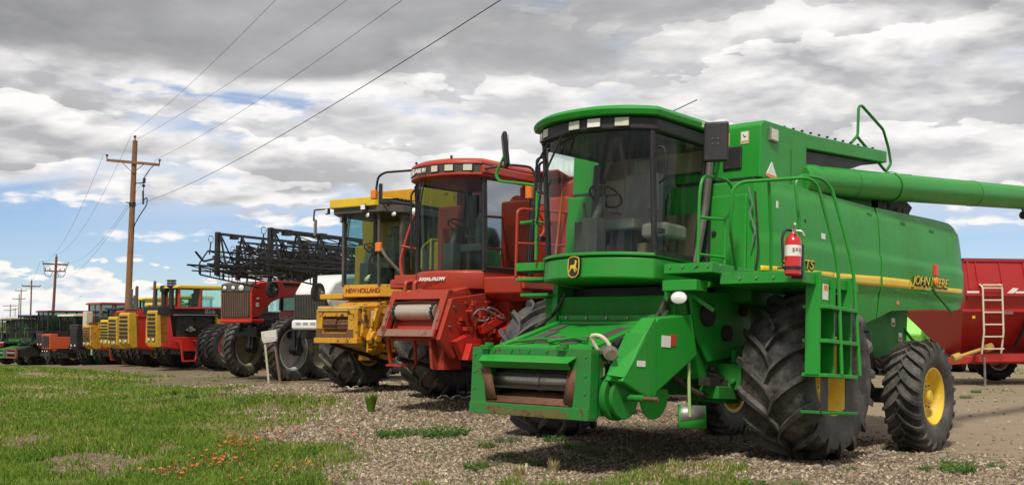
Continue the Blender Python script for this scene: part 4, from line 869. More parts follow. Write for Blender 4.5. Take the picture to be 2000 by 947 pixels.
    wipers(R, [[(1.97, -.32, 3.56), (1.93, -.44, 3.0), (1.89, -.46, 2.45)], [(2.0, -.22, 3.58), (1.96, -.38, 3.0), (1.90, -.42, 2.4)], [(1.96, -.40, 3.5), (1.90, -.52, 2.9), (1.88, -.5, 2.5)], [(1.8, -.62, 3.5), (1.76, -.60, 2.6), (1.8, -.5, 2.45)]], .013)
    MB().tube([(.9, .62, 3.7), (.95, .64, 4.35)], .005, 5, rnd=0).obj('antenna', BLK, R)
    # mirrors on arms with amber lamps
    m = MB(); m.tube([(1.72, -.74, 3.78), (1.72, -1.40, 3.80), (1.72, -1.56, 3.74), (1.72, -1.60, 3.50)], .020, rnd=.12); a = m.obj('mirror_arm', BLK, R); MB().box(1.69, 1.73, -1.54, -1.46, 3.28, 3.62).obj('mirror', BLK, a, bev=.02); MB().box(1.68, 1.76, -1.70, -1.58, 3.36, 3.52).obj('amber_light', AMBER, a, bev=.02)
    m = MB(); m.tube([(1.72, .78, 3.68), (1.50, 1.1, 3.74), (1.20, 1.34, 3.72), (1.16, 1.38, 3.50)], .020, rnd=.1); a = m.obj('mirror_arm', BLK, R); MB().box(1.06, 1.10, 1.24, 1.52, 3.12, 3.48).obj('mirror', mat('grey_mirror_back', (.16, .16, .15), .5), a, bev=.04); MB().box(1.14, 1.22, 1.20, 1.32, 3.22, 3.46).obj('amber_light', AMBER, a, bev=.02)
    # handrails
    m = MB(); m.tube([(1.66, 1.38, 1.98), (1.66, 1.40, 2.98), (1.55, 1.40, 3.02), (.3, 1.40, 3.08)], .022, rnd=.1); m.tube([(1.66, 1.40, 2.48), (.3, 1.40, 2.54)], .020); m.tube([(1.15, 1.40, 3.03), (.98, 1.42, 2.85), (1.0, 1.42, 2.7), (1.25, 1.42, 2.5)], .02, rnd=.1); m.obj('handrail', RED, R)
    m = MB(); m.tube([(1.6, -1.05, 2.0), (1.6, -1.12, 2.3), (1.55, -1.02, 2.7), (1.5, -.92, 3.05), (1.48, -.80, 3.08)], .024, rnd=.1); m.tube([(1.6, -1.1, 2.55), (1.5, -.75, 2.48)], .018); m.obj('handrail', RED, R)
    MB().tube([(1.62, -.74, 3.5), (1.66, -.84, 3.4), (1.66, -.80, 2.15)], .018).obj('grab_handle', BLK, R)
    m = MB(); m.box(1.2, 1.75, -1.1, -.62, 1.90, 2.05); m.tube([(1.85, -.75, 1.72), (1.85, -.75, 1.92), (1.70, -.70, 1.95)], .035); m.tube([(1.9, -.5, 1.72), (1.9, -.5, 1.92), (1.75, -.45, 1.95)], .035); m.obj('front_step', RED, R, bev=.01)
    # feeder house, tilted face with open drum
    def tilt(m): # shear the face: lower edge forward
        m.v = [(x+(1.76-z)*.42, y, z) for x, y, z in m.v]; return m
    m = MB(); m.prism([(2.15, 1.74), (2.45, 1.0), (1.2, .85), (.6, 1.1), (.6, 1.95), (1.2, 1.95)], 'y', -.52, .52); m.obj('feeder_house', REDW, R, bev=.02)
    m = MB(); m.box(2.2, 2.32, -.58, -.48, 1.1, 1.76); m.box(2.2, 2.32, .48, .60, 1.02, 1.76); m.box(2.2, 2.31, -.575, .595, 1.62, 1.75); m.box(2.2, 2.36, -.60, .60, 1.04, 1.16); m.box(1.9, 2.2, -.58, -.56, 1.05, 1.74); m.box(1.9, 2.2, .58, .60, 1.02, 1.74)
    fp = tilt(m).obj('feeder_face', REDW, R, bev=.008)
    m = MB(); m.box(2.32, 2.335, -.57, -.50, 1.12, 1.5); m.box(2.345, 2.365, -.58, .58, 1.05, 1.15); m.box(2.32, 2.33, .50, .56, 1.1, 1.45); tilt(m).obj('worn_edge', mat('worn_red_brown', (.24, .12, .09), .7, dirt=.5, rust=.35), fp)
    tilt(MB().box(2.0, 2.05, -.48, .48, 1.1, 1.66)).obj('feeder_throat', BLK, fp)
    m = MB(); m.cyl((2.36, -.44, 1.42), (2.36, .44, 1.42), .125, n=26); dr = m.obj('feed_drum', mat('pale_worn_drum', (.55, .48, .40), .4, metal=.5, dirt=.5, dirtcol=(.2, .12, .08)), fp)
    m = MB()
    for y in (-.40, .40):
        m.lathe([(.118, -.02), (.135, -.02), (.135, .02), (.118, .02)], (2.36, y, 1.42), (0, 1, 0), 24)
        for k in range(14): a = 2*pi*k/14; m.box(2.36+.135*cos(a)-.014, 2.36+.135*cos(a)+.014, y-.03, y+.03, 1.42+.135*sin(a)-.014, 1.42+.135*sin(a)+.014)
    m.obj('drum_chain', DARK, dr)
    MB().tube([(2.4, -.46, 1.56), (2.42, 0, 1.58), (2.4, .46, 1.56)], .012).obj('cross_bar', DARK, fp)
    # left flank of the feeder: arm plates, pulley, coiled cable, lift bracket
    m = MB(); m.prism([(2.35, 1.62), (2.62, 1.0), (2.3, .72), (1.7, .85), (1.3, 1.15), (1.0, 1.62), (1.5, 1.74)], 'y', .62, .70); fk = m.obj('feeder_flank', REDW, R, bev=.01)
    m = MB(); m.prism([(2.4, .98), (2.2, .70), (1.9, .72), (1.75, .9), (2.0, 1.12)], 'y', .72, .84); m.prism([(2.2, .95), (1.3, .80), (1.3, .70), (2.3, .70)], 'y', .86, .98); m.box(1.35, 2.15, .98, 1.0, .72, .86); m.bar((1.0, .9, 1.5), (1.9, .9, 1.15), .10, .12); m.bar((.8, .8, 1.35), (1.5, .95, 1.1), .14, .12); bk = m.obj('lift_bracket', BRED, R, bev=.01)
    m = MB(); clutter(m, .9, 2.2, .72, .9, .95, 1.6, 46, 23, .03, .09); m.obj('drive_parts', REDW, R)
    m = MB(); bolts(m, [(x, .70, z) for x, z in ((2.3, 1.5), (2.4, 1.2), (2.2, .9), (1.9, 1.5), (1.6, 1.5), (2.1, 1.2), (1.5, 1.2), (1.8, 1.0))], 'y', .018, .02); m.obj('flank_bolts', GREY, R)
    m = MB(); m.tube([(1.9+.22*cos(a), .93+.03*sin(3*a), 1.38+.09*sin(a)) for a in [2*pi*k/14 for k in range(26)]], .014, rnd=0); m.tube([(1.6+.2*cos(a), .95, 1.42+.08*sin(a+1)) for a in [2*pi*k/14 for k in range(16)]], .014, rnd=0); m.obj('coiled_cable', mat('grey_cable', (.2, .2, .19), .5), R)
    m = MB(); m.bar((2.5, -.48, 1.0), (2.42, -.48, .60), .05); m.bar((2.2, -.2, 1.0), (2.15, -.2, .62), .04); m.bar((2.5, .45, 1.0), (2.45, .45, .58), .05, .12); m.box(2.2, 2.5, -.52, -.2, .58, .61); m.box(2.0, 2.4, .35, .6, .55, .9); m.obj('stand_bracket', REDW, R)
    m = MB(); m.tube([(2.4, -.35, .70), (1.2, -.4, .50), (.3, -.45, .50)], .035); m.tube([(2.1, .45, .68), (.6, .55, .45)], .045); m.cyl((2.1, .45, .68), (1.5, .5, .59), .03); m.obj('lift_cylinder', DARK, R)
    m = MB(); m.prism([(1.3, 1.2), (1.3, 1.82), (.3, 1.82), (.2, 1.2)], 'y', -.98, .98); m.obj('feeder_housing_rear', REDW, R, bev=.02)
    a = MB().box(1.30, 1.34, .55, .70, 1.38, 1.54).obj('warning_plate', YEL, R, bev=.01)
    m = MB(); m.prism([(1.6, 1.75), (1.2, 1.75), (.9, 1.5), (.9, 1.3)], 'y', .98, 1.02); m.obj('guard', REDW, R)
red_combine()
# ------------------------------------------------------------------ yellow combine
def yellow_combine():
    R = machine('combine_harvester', 'golden yellow combine harvester with a flat roof and rusty feeder, left of the red combine', 'combine harvester', -2.06, 22.79, .2, 34, 1)
    combine_body(R, NHY, NHYR, rim=NHY, tank_x=(1.1-.9, -2.4), tank_z=(2.95, 3.74), wr=(.90, .74, .42), tr=1.48)
    m = MB(); m.prism([(.2, 3.45), (.32, 4.12), (-1.7, 4.26), (-2.4, 3.6)], 'y', -.85, 1.2); m.obj('tank_extension', NHY, R, bev=.01)
    MB().cyl((-.2, 1.45, 3.2), (-5.6, 1.5, 3.4), .16, n=20).obj('unloading_auger', NHY, R)
    # cab: flat front pane, angled corner pane, side door
    P = [(.35, -.74), (1.30, -.74), (1.62, -.46), (1.62, .46), (1.30, .76), (.35, .76)]
    def outline(s=1, dx=0): return [(x+dx, y*s) for x, y in P]
    m = MB(); m.prism(outline(), 'z', 1.86, 2.10); cb = m.obj('cab_base', NHY, R, bev=.015)
    text('NEW HOLLAND', .125, mat('dark_red_decal', (.25, .03, .02), .5), cb, facing((1.623, -.40, 1.94), (0, 1, 0), (0, 0, 1)), bold=.004, sx=1.0, depth=.004, spacing=.95)
    def pane(a, b, name='windshield', z0=2.10, z1=3.50, g=GLASSB):
        (x0, y0), (x1, y1) = P[a], P[b]; return MB().add([(x0, y0, z0), (x1, y1, z0), (x1+.03, y1, z1), (x0+.03, y0, z1)], [(0, 1, 2, 3)]).obj(name, g, R)
    w1 = pane(2, 3); pane(3, 4, 'corner_glass'); pane(1, 2, 'corner_glass'); pane(4, 5, 'side_glass'); pane(0, 1, 'side_glass')
    # leaf emblem on the windshield
    lf = [(0, 0), (.03, .05), (.09, .09), (.16, .10), (.10, .06), (.15, .055), (.08, .03), (.12, .015), (.05, .0)]
    m = MB(); m.add([(1.63, .08+y*1.15, 2.16+z*1.3) for y, z in lf], [tuple(range(9))]); m.obj('leaf_emblem', mat('pale_leaf_decal', (.4, .5, .22), .5), w1, solid=.004)
    m = MB()
    for i in (0, 1, 2, 3, 4, 5): m.bar((P[i][0], P[i][1], 2.08), (P[i][0]+.03, P[i][1], 3.52), .05 if i in (2, 3) else .07)
    m.bar((.85, .765, 2.1), (.85, .765, 3.5), .06); m.obj('cab_frame', CHAR, R)
    m = MB(); m.box(.34, .38, -.7, .7, 2.1, 2.75); m.box(.34, .38, .15, .7, 2.75, 3.5); m.box(.35, 1.55, -.45, .45, 2.08, 2.11); m.obj('cab_rear_wall', BROWN, R)
    seat_parts(R, .85, .0, 2.1, BROWN, 1.0); steering(R, 1.30, -.08, 2.1, BLK, .7)
    MB().box(.6, 1.0, .3, .55, 2.1, 2.7).obj('console', CHAR, R, bev=.03)
    m = MB(); m.prism([(.25, -.86), (1.40, -.86), (1.78, -.62), (1.78, .62), (1.40, .88), (.25, .88)], 'z', 3.48, 3.62); m.obj('roof_visor', CHAR, R, bev=.02)
    m = MB(); m.prism([(.6, -.84), (1.45, -.84), (1.84, -.68), (1.84, .50), (1.5, .60), (.6, .62)], 'z', 3.60, 3.78); m.obj('cab_roof', YEL, R, bev=.02)
    m = MB(); m.box(.9, 1.7, .50, .72, 3.62, 3.74); m.box(.2, .9, .3, .84, 3.60, 3.70); 
    for k in range(5): m.box(1.0+.12*k, 1.06+.12*k, .52, .82, 3.74, 3.76)
    m.obj('roof_vent', BLK, R, bev=.01)
    for c, r, yw in (((1.80, -.80, 3.56), .06, -.4), ((1.86, .22, 3.58), .05, 0)): lampbox(R, c, .13, .12, .06, yw, lens=LENSW)
    lampround(R, (1.66, -.52, 3.40), .07, -.5); lampround(R, (1.76, .26, 3.43), .055, 0, .06); lampround(R, (1.55, .74, 3.45), .055, .4, .06); lampround(R, (1.2, .96, 3.52), .07, .6, lens=LENSW, mt=WHITE)
    m = MB(); m.tube([(1.7, -.82, 3.62), (1.7, -1.22, 3.62), (1.7, -1.24, 3.4)], .016, rnd=.03); m.tube([(1.7, -1.24, 3.5), (1.7, -1.20, 3.4), (1.7, -1.22, 3.3)], .012); a = m.obj('mirror_arm', BLK, R); MB().box(1.69, 1.73, -1.20, -1.15, 3.10, 3.42).obj('mirror', GREY, a)
    m = MB(); m.tube([(1.72, .40, 3.62), (1.80, .9, 3.66), (1.5, 1.25, 3.60), (1.48, 1.28, 3.5)], .016, rnd=.08); m.obj('mirror_arm', BLK, R)
    wipers(R, [[(1.68, -.30, 3.46), (1.65, -.42, 2.9), (1.64, -.40, 2.5)], [(1.68, -.26, 3.46), (1.66, -.34, 3.0)], [(1.67, .36, 3.46), (1.66, .34, 2.6)]], .012)
    m = MB(); m.tube([(1.3, .82, 2.25), (1.6, .60, 2.62), (1.66, .52, 2.80)], .03); a = m.obj('signal_arm', GREY, R); MB().box(1.62, 1.70, .40, .54, 2.72, 2.90).obj('amber_light', AMBER, a, bev=.02)
    m = MB(); m.tube([(1.1, 1.0, 3.7), (1.12, 1.06, 4.15)], .006); m.obj('antenna', BLK, R)
    m = MB(); m.box(.3, 1.3, .8, 1.5, 1.86, 1.98); m.box(.3, 1.3, -1.4, -.78, 1.84, 1.94); m.obj('platform', NHY, R, bev=.01)
    m = MB()
    for x in (1.25, .75): m.tube([(x, 1.42, 1.98), (x, 1.42, 2.95)], .02)
    m.tube([(1.25, 1.42, 2.95), (.75, 1.42, 2.95)], .02); m.tube([(1.25, 1.42, 2.15), (.75, 1.42, 2.15)], .02); m.tube([(1.25, 1.2, 2.0), (1.25, 1.2, 2.8), (1.25, 1.42, 2.95)], .018); m.obj('handrail', YEL, R)
    # feeder house with rusty throat
    m = MB(); m.prism([(2.15, 1.58), (2.25, 1.0), (1.0, .75), (.5, 1.1), (.5, 1.88), (1.2, 1.86)], 'y', -.5, .52); m.obj('feeder_house', NHYR, R, bev=.02)
    m = MB(); m.box(2.16, 2.30, -.52, -.36, 1.02, 1.60); m.box(2.16, 2.30, .30, .54, 1.02, 1.60); m.box(2.16, 2.295, -.515, .535, 1.46, 1.595); m.box(2.16, 2.33, -.54, .56, .96, 1.06); m.box(2.16, 2.29, -.4, .34, 1.05, 1.16)
    fp = m.obj('feeder_face', NHYR, R, bev=.008)
    m = MB(); m.box(2.30, 2.306, -.51, -.36, 1.06, 1.24); m.box(2.30, 2.306, .28, .44, 1.06, 1.22); m.box(2.296, 2.305, -.36, .28, 1.05, 1.15); m.obj('rust_patch', RUST, fp)
    m = MB(); m.box(1.9, 2.28, -.50, .56, 1.61, 1.66); m.box(2.24, 2.32, -.46, .34, 1.57, 1.60); m.obj('feeder_lid', mat('faded_yellow_paint', (.62, .42, .12), .6, dirt=.5, dirtcol=(.3, .18, .08), rust=.3), fp)
    MB().box(2.0, 2.05, -.40, .34, 1.1, 1.5).obj('feeder_throat', BLK, fp)
    m = MB(); m.cyl((2.17, -.34, 1.32), (2.17, -.02, 1.32), .13, n=20); m.cyl((2.17, .02, 1.30), (2.17, .30, 1.30), .13, n=20)
    for k in range(12): a = 2*pi*k/12; m.bar((2.17+.135*cos(a), -.34, 1.31+.135*sin(a)), (2.17+.135*cos(a), .3, 1.31+.135*sin(a)), .014)
    m.obj('feed_drum', RUST, fp)
    m = MB(); m.prism([(2.2, 1.66), (2.25, 1.1), (1.6, .80), (1.0, 1.2), (1.2, 1.72)], 'y', .56, .62); m.bar((2.1, .66, 1.0), (1.85, .66, 1.62), .07, .12); m.bar((1.9, .7, 1.1), (1.3, .7, 1.75), .08); fk = m.obj('feeder_flank', NHYR, R, bev=.01)
    a = MB().box(1.96, 2.02, .64, .652, 1.40, 1.58).obj('paper_decal', DECW, fk)
    m = MB(); m.cyl((2.0, .62, 1.05), (2.0, .76, 1.05), .14, n=20); m.cyl((2.0, .76, 1.05), (2.0, .80, 1.05), .06); m.cyl((1.5, .62, 1.35), (1.5, .72, 1.35), .10, n=18); m.obj('drive_pulley', NHYR, R, bev=.008)
    m = MB(); clutter(m, 1.0, 2.1, .6, .7, .8, 1.6, 30, 31, .03, .08); m.box(1.0, 2.1, .60, .63, .8, 1.6); m.obj('drive_parts', NHYR, R)
    m = MB(); m.tube([(2.1, -.3, .95), (1.0, -.35, .72), (.3, -.4, .55)], .04); m.tube([(2.0, .5, .92), (.5, .62, .55)], .05); m.cyl((2.0, .5, .92), (1.4, .55, .77), .03); m.obj('lift_cylinder', DARK, R)
    m = MB(); m.prism([(1.9, .95), (.2, .55), (.2, .95), (1.2, 1.1)], 'y', .52, .60); m.prism([(1.4, .9), (.1, .45), (.1, .8), (1.2, 1.1)], 'y', .8, .88); clutter(m, -.1, .8, -1.3, -.6, .7, 1.2, 18, 33, .05, .12); m.obj('frame_arm', NHYR, R, bev=.01)
yellow_combine()
# ------------------------------------------------------------------ self-propelled sprayers
def boom(R, x0, x1, y, z0, z1, seed, h=.95, mt=BLK):
    """folded lattice boom from front tip (x0) to the rear (x1); z rises to the front"""
    Rn = random.Random(seed)
    def zz(x): return z0+(z1-z0)*(x0-x)/(x0-x1)
    m = MB(); n = 11
    for yy in (y-.22, y+.22):
        m.bar((x0, yy, zz(x0)), (x1, yy, zz(x1)), .055)
    m.bar((x0, y, zz(x0)+h), (x1, y, zz(x1)+h*.9), .07)
    for i in range(n+1):
        x = x0+(x1-x0)*i/n; hh = h*(1-.1*i/n); xn = x0+(x1-x0)*(i+.5)/n; xm = x0+(x1-x0)*min(1, (i+1)/n)
        for yy in (y-.22, y+.22): m.bar((x, yy, zz(x)), (x, y, zz(x)+hh), .04); 
        if i < n:
            m.bar((x, y, zz(x)+hh), (xm, y-.22, zz(xm)), .03); m.bar((x, y-.22, zz(x)), (xm, y+.22, zz(xm)), .025)
    m.box(x0-.04, x0+.06, y-.28, y+.28, zz(x0)-.15, zz(x0)+h+.1) if 0 else m.bar((x0, y-.1, zz(x0)-.25), (x0, y-.1, zz(x0)+h+.06), .12, .1)
    for i in range(26):
        x = Rn.uniform(x1, x0); s = Rn.uniform(.04, .08); yy, hh = Rn.choice(((-.22, 0), (.22, 0), (0, h*.95))); m.box(x-s*1.6, x+s*1.6, y+yy-s, y+yy+s, zz(x)+hh-s, zz(x)+hh+s)
    b = m.obj('boom_truss', mt, R)
    # inner folded section, lower and a little inboard
    m = MB()
    for k, (dy, dz, e) in enumerate(((-.5, .02, .7), (-.62, .30, .35), (.3, .02, .75), (-.35, .42, .1), (.1, .45, -.4), (-.2, .72, -.9), (.25, .2, -.6))):
        xs = x0+e*(1 if k != 1 else -1); m.bar((xs, y+dy, zz(xs)+dz), (x1, y+dy, zz(x1)+dz), .05)
        m.bar((xs, y+dy+.18, zz(xs)+dz-.16), (x1, y+dy+.18, zz(x1)+dz-.16), .035)
        for i in range(14):
            x = xs+(x1-xs)*i/14; xm = xs+(x1-xs)*(i+1)/14; m.bar((x, y+dy, zz(x)+dz), (xm, y+dy+.18, zz(xm)+dz-.16), .022)
    m.obj('boom_fold', mt, R)
    # hanging nozzle rail at the tip
    m = MB(); m.tube([(x0+.45, y, zz(x0)+.40), (x0+.75, y, zz(x0)+.05), (x0+.75, y, zz(x0)-.25), (x0+.4, y, zz(x0)-.30), (x0-1.6, y, zz(x0)-.55)], .022); m.tube([(x0+.7, y, zz(x0)-.05), (x0-1.6, y, zz(x0)-.30)], .022)
    for i in range(7): x = x0+.7-.35*i; m.tube([(x, y, zz(x0)-.05-.035*i), (x, y, zz(x0)-.28-.04*i)], .015)
    m.tube([(x0+.9, y, zz(x0)+.35), (x0+.6, y, zz(x0)+.1), (x0+.2, y, zz(x0)+.2)], .03); m.lathe([(.09, -.01), (.10, 0), (.09, .01), (.08, 0), (.09, -.01)], (x0+.35, y, zz(x0)+.72), (0, 1, 0), 16); m.bar((x0+.35, y, zz(x0)+.62), (x0+.4, y, zz(x0)+.3), .025)
    m.obj('nozzle_rail', mt, R)
    for k in range(7):
        x = Rn.uniform(x1+2, x0-.3); pts = []
        for i in range(6): pts.append((x-i*Rn.uniform(.3, .6), y+.27+Rn.uniform(-.05, .05), zz(x)+Rn.uniform(-.3, .5)-(i*.02)))
        MB().tube(pts, .022, 6, rnd=.2).obj('boom_hose', mat('dusty_hose', (.13, .095, .06), .8) if k % 2 else HOSE, R)
def gauge_wheel(R, x, y, z, post):
    h = link('gauge_wheel', hub_mesh(.05, .03, CREAM, GREY), R, (x, y, z), (0, 0, .15))
    m = MB(); m.lathe([(.10, -.06), (.10, .06), (.12, .09), (.20, .10), (.245, .07), (.25, 0), (.245, -.07), (.20, -.10), (.12, -.09), (.10, -.06)], (0, 0, 0), (0, 1, 0), 28); m.obj('tyre', TYRE, h)
    MB().lathe([(.001, .02), (.05, .03), (.08, .05), (.125, .085), (.135, .09), (.135, -.09), (.1, -.06)], (0, 0, 0), (0, 1, 0), 24).obj('rim', CREAM, h)
    m = MB(); m.bar((x, y-.12, z-.05), (x-.05, y-.12, z+post), .10, .08); m.bar((x, y-.12, z), (x, y, z), .05); m.obj('gauge_post', BLK, R)
def sprayer(name, label, x, y, z, phi, paint, F, rimm, red):
    R = machine(name, label, 'sprayer', x, y, z, phi, 0, 'self-propelled sprayers')
    # chassis, legs, axles
    m = MB(); m.box(-5.2, F-.4, -.45, .45, 1.30, 1.55); m.box(-.12, .12, -1.5, 1.5, 1.25, 1.45); m.box(-3.9, -3.7, -1.5, 1.5, 1.25, 1.45); m.obj('chassis', BLK, R, bev=.01)
    for sx_ in (0, -3.8):
        for s in (1, -1):
            m = MB(); m.box(sx_-.09, sx_+.09, s*1.22-.08, s*1.22+.08, .75, 1.75); m.cyl((sx_, s*1.1, .92), (sx_, s*1.4, .92), .14); m.cyl((sx_+.16, s*1.2, .9), (sx_+.16, s*1.2, 1.6), .05); m.tube([(sx_, s*1.1, 1.6), (sx_+.2, s*1.0, 1.3), (sx_+.1, s*1.1, 1.0)], .03)
            for k in range(7): m.lathe([(.10, 0), (.12, .02), (.10, .04)], (sx_, s*1.22, 1.02+.06*k), (0, 0, 1), 14)
            m.obj('wheel_leg', BLK, R)
            wheel(R, sx_, s*1.5, .93, .95, .40, .60, s, 30, .04, TYRE, rimm, dish=.12, hubR=.15, lw=.04)
    m = MB(); clutter(m, -.6, F-.3, -.5, .55, 1.4, 1.85, 50, 41, .05, .14); m.tube([(F-.6, .5, 1.5), (.2, .6, 1.9), (-.5, .6, 1.6)], .04); m.obj('engine_parts', DARK, R)
    # hood
    if red:
        side = [(F, 1.72), (F-.06, 1.84), (F-.35, 1.90), (F-.62, 2.10), (F-.85, 2.32), (F-1.25, 2.45), (F-2.6, 2.52), (F-2.6, 2.95), (F-1.2, 2.98), (F-.35, 2.90), (F-.06, 2.80), (F+.02, 2.66)]
        m = MB(); m.prism(side, 'y', -.62, .62); hd = m.obj('hood', paint, R, bev=.06, seg=3)
        m = MB(); m.box(F-.55, F+.03, -.64, .64, 1.70, 1.82); m.obj('front_lip', paint, R, bev=.04)
        MB().box(F-.1, F+.035, -.56, .56, 1.86, 2.62).obj('grille', mat('bronze_black', (.05, .035, .028), .5), hd, bev=.02)
        m = MB()
        for k in range(15): yy = -.52+1.04*k/14; m.box(F+.03, F+.065, yy-.016, yy+.016, 1.88, 2.60)
        m.obj('grille_bar', mat('bronze_bar', (.14, .085, .055), .5), hd)
        m = MB(); m.prism([(F-.2, 2.62), (F+.05, 2.62), (F+.02, 2.86), (F-.25, 2.92)], 'y', -.60, .60); m.obj('lamp_panel', CHAR, hd, bev=.03)
        for yy, r in ((-.42, .085), (-.08, .085), (.24, .12)): lampround(R, (F+.05, yy, 2.74), r, 0, .06, squash=.85)
        for s in (1,): d_ = MB().box(F-.30, F-.18, .622, .628, 2.18, 2.30).obj('decal', DECW, R)
        MB().prism([(F-.3, 2.40), (F-.2, 2.40), (F-.2, 2.44), (F-.3, 2.46)], 'y', .622, .627).obj('decal_stripe', DECW, R)
        m = MB(); m.box(F-2.5, F-1.35, .622, .630, 2.84, 2.92); m.obj('decal_panel', DECB, R)
        text('SPRAYER', .07, DECW, R, facing((F-1.9, .632, 2.855), (-1, 0, 0), (0, 0, 1)), name='lettering', bold=.004) if 0 else None
    else:
        side = [(F, 2.25), (F+.02, 2.55), (F-.25, 2.85), (F-.9, 3.05), (F-2.0, 3.12), (F-2.3, 2.2), (F-1.2, 2.0), (F-.2, 2.02)]
        m = MB(); m.prism(side, 'y', -.62, .62); hd = m.obj('hood', paint, R, bev=.12, seg=4)
        m = MB(); m.box(F-.3, F+.05, -.56, .56, 1.80, 2.48); g_ = m.obj('grille', BLK, R, bev=.03)
        m = MB()
        for k in range(19): yy = -.52+1.04*k/18; m.box(F+.05, F+.08, yy-.012, yy+.012, 1.83, 2.45)
        m.obj('grille_bar', CHAR, g_)
        m = MB(); m.box(F-.4, F+.10, -.64, .64, 1.50, 1.78); b_ = m.obj('bumper', paint, R, bev=.08, seg=3)
        m = MB(); [m.box(F+.10, F+.104, -.45+.26*k, -.27+.26*k, 1.63, 1.71) for k in range(4)]; m.obj('bumper_marks', mat('grey_print', (.35, .35, .35), .5), b_)
        m = MB(); m.prism([(F-1.05, 2.15), (F-1.5, 3.0), (F-1.58, 3.0), (F-1.15, 2.15)], 'y', .622, .63); m.obj('side_stripe', BRED, R)
    # cab
    cx = F-2.7 if red else F-2.5
    m = MB(); m.box(cx-1.5, cx, -.75, .75, 1.7, 2.1); m.box(cx-1.5, cx+.05, -.78, .78, 3.55, 3.72); m.obj('cab_shell', paint, R, bev=.05)
    m = MB(); 
    for xx in (cx-.04, cx-1.45):
        for s in (1, -1): m.bar((xx, s*.72, 2.1), (xx, s*.70, 3.56), .07)
    m.obj('cab_frame', BLK, R)
    m = MB(); m.prism([(cx-1.42, 2.1), (cx-.03, 2.1), (cx+.02, 3.55), (cx-1.42, 3.55)], 'y', -.70, .70); m.obj('cab_glazing', GLASSD, R)
    seat_parts(R, cx-.8, 0, 2.0)
    # tank
    m = MB(); m.lathe([(.001, -1.3), (.5, -1.28), (.68, -1.1), (.72, -.8), (.72, .8), (.68, 1.1), (.5, 1.28), (.001, 1.3)], (cx-3.0, 0, 2.35), (1, 0, 0), 30); m.obj('tank', WHITE, R)
    m = MB(); m.box(-5.6, -5.3, -1.3, 1.3, 1.0, 2.8); m.obj('boom_rack', BLK, R)
    return R
RS = sprayer('sprayer', 'red self-propelled sprayer with bronze ribbed grille and folded black booms', -7.2, 34.5, -.13, 30, BRED, 2.0, mat('dull_cream_rim', (.36, .33, .20), .5, dirt=.4), True)
boom(RS, 4.2, -5.0, 1.5, 3.25, 3.25, 5, .88); boom(RS, .3, -5.0, -1.5, 3.3, 3.2, 6, .8)
gauge_wheel(RS, 1.66, 1.1, 2.68, .9)
WS = sprayer('sprayer', 'white self-propelled sprayer with black grille, squeezed between the red sprayer and the yellow combine', -5.15, 31.3, -.12, 30, WHITE, .85, mat('pale_grey_rim', (.55, .55, .53), .4, dirt=.3), False)
boom(WS, 4.05, -5.5, 1.5, 3.22, 3.22, 8, .76); boom(WS, -.6, -5.5, -1.4, 3.3, 3.2, 9, .7)
gauge_wheel(WS, 1.87, 1.1, 2.5, .9)
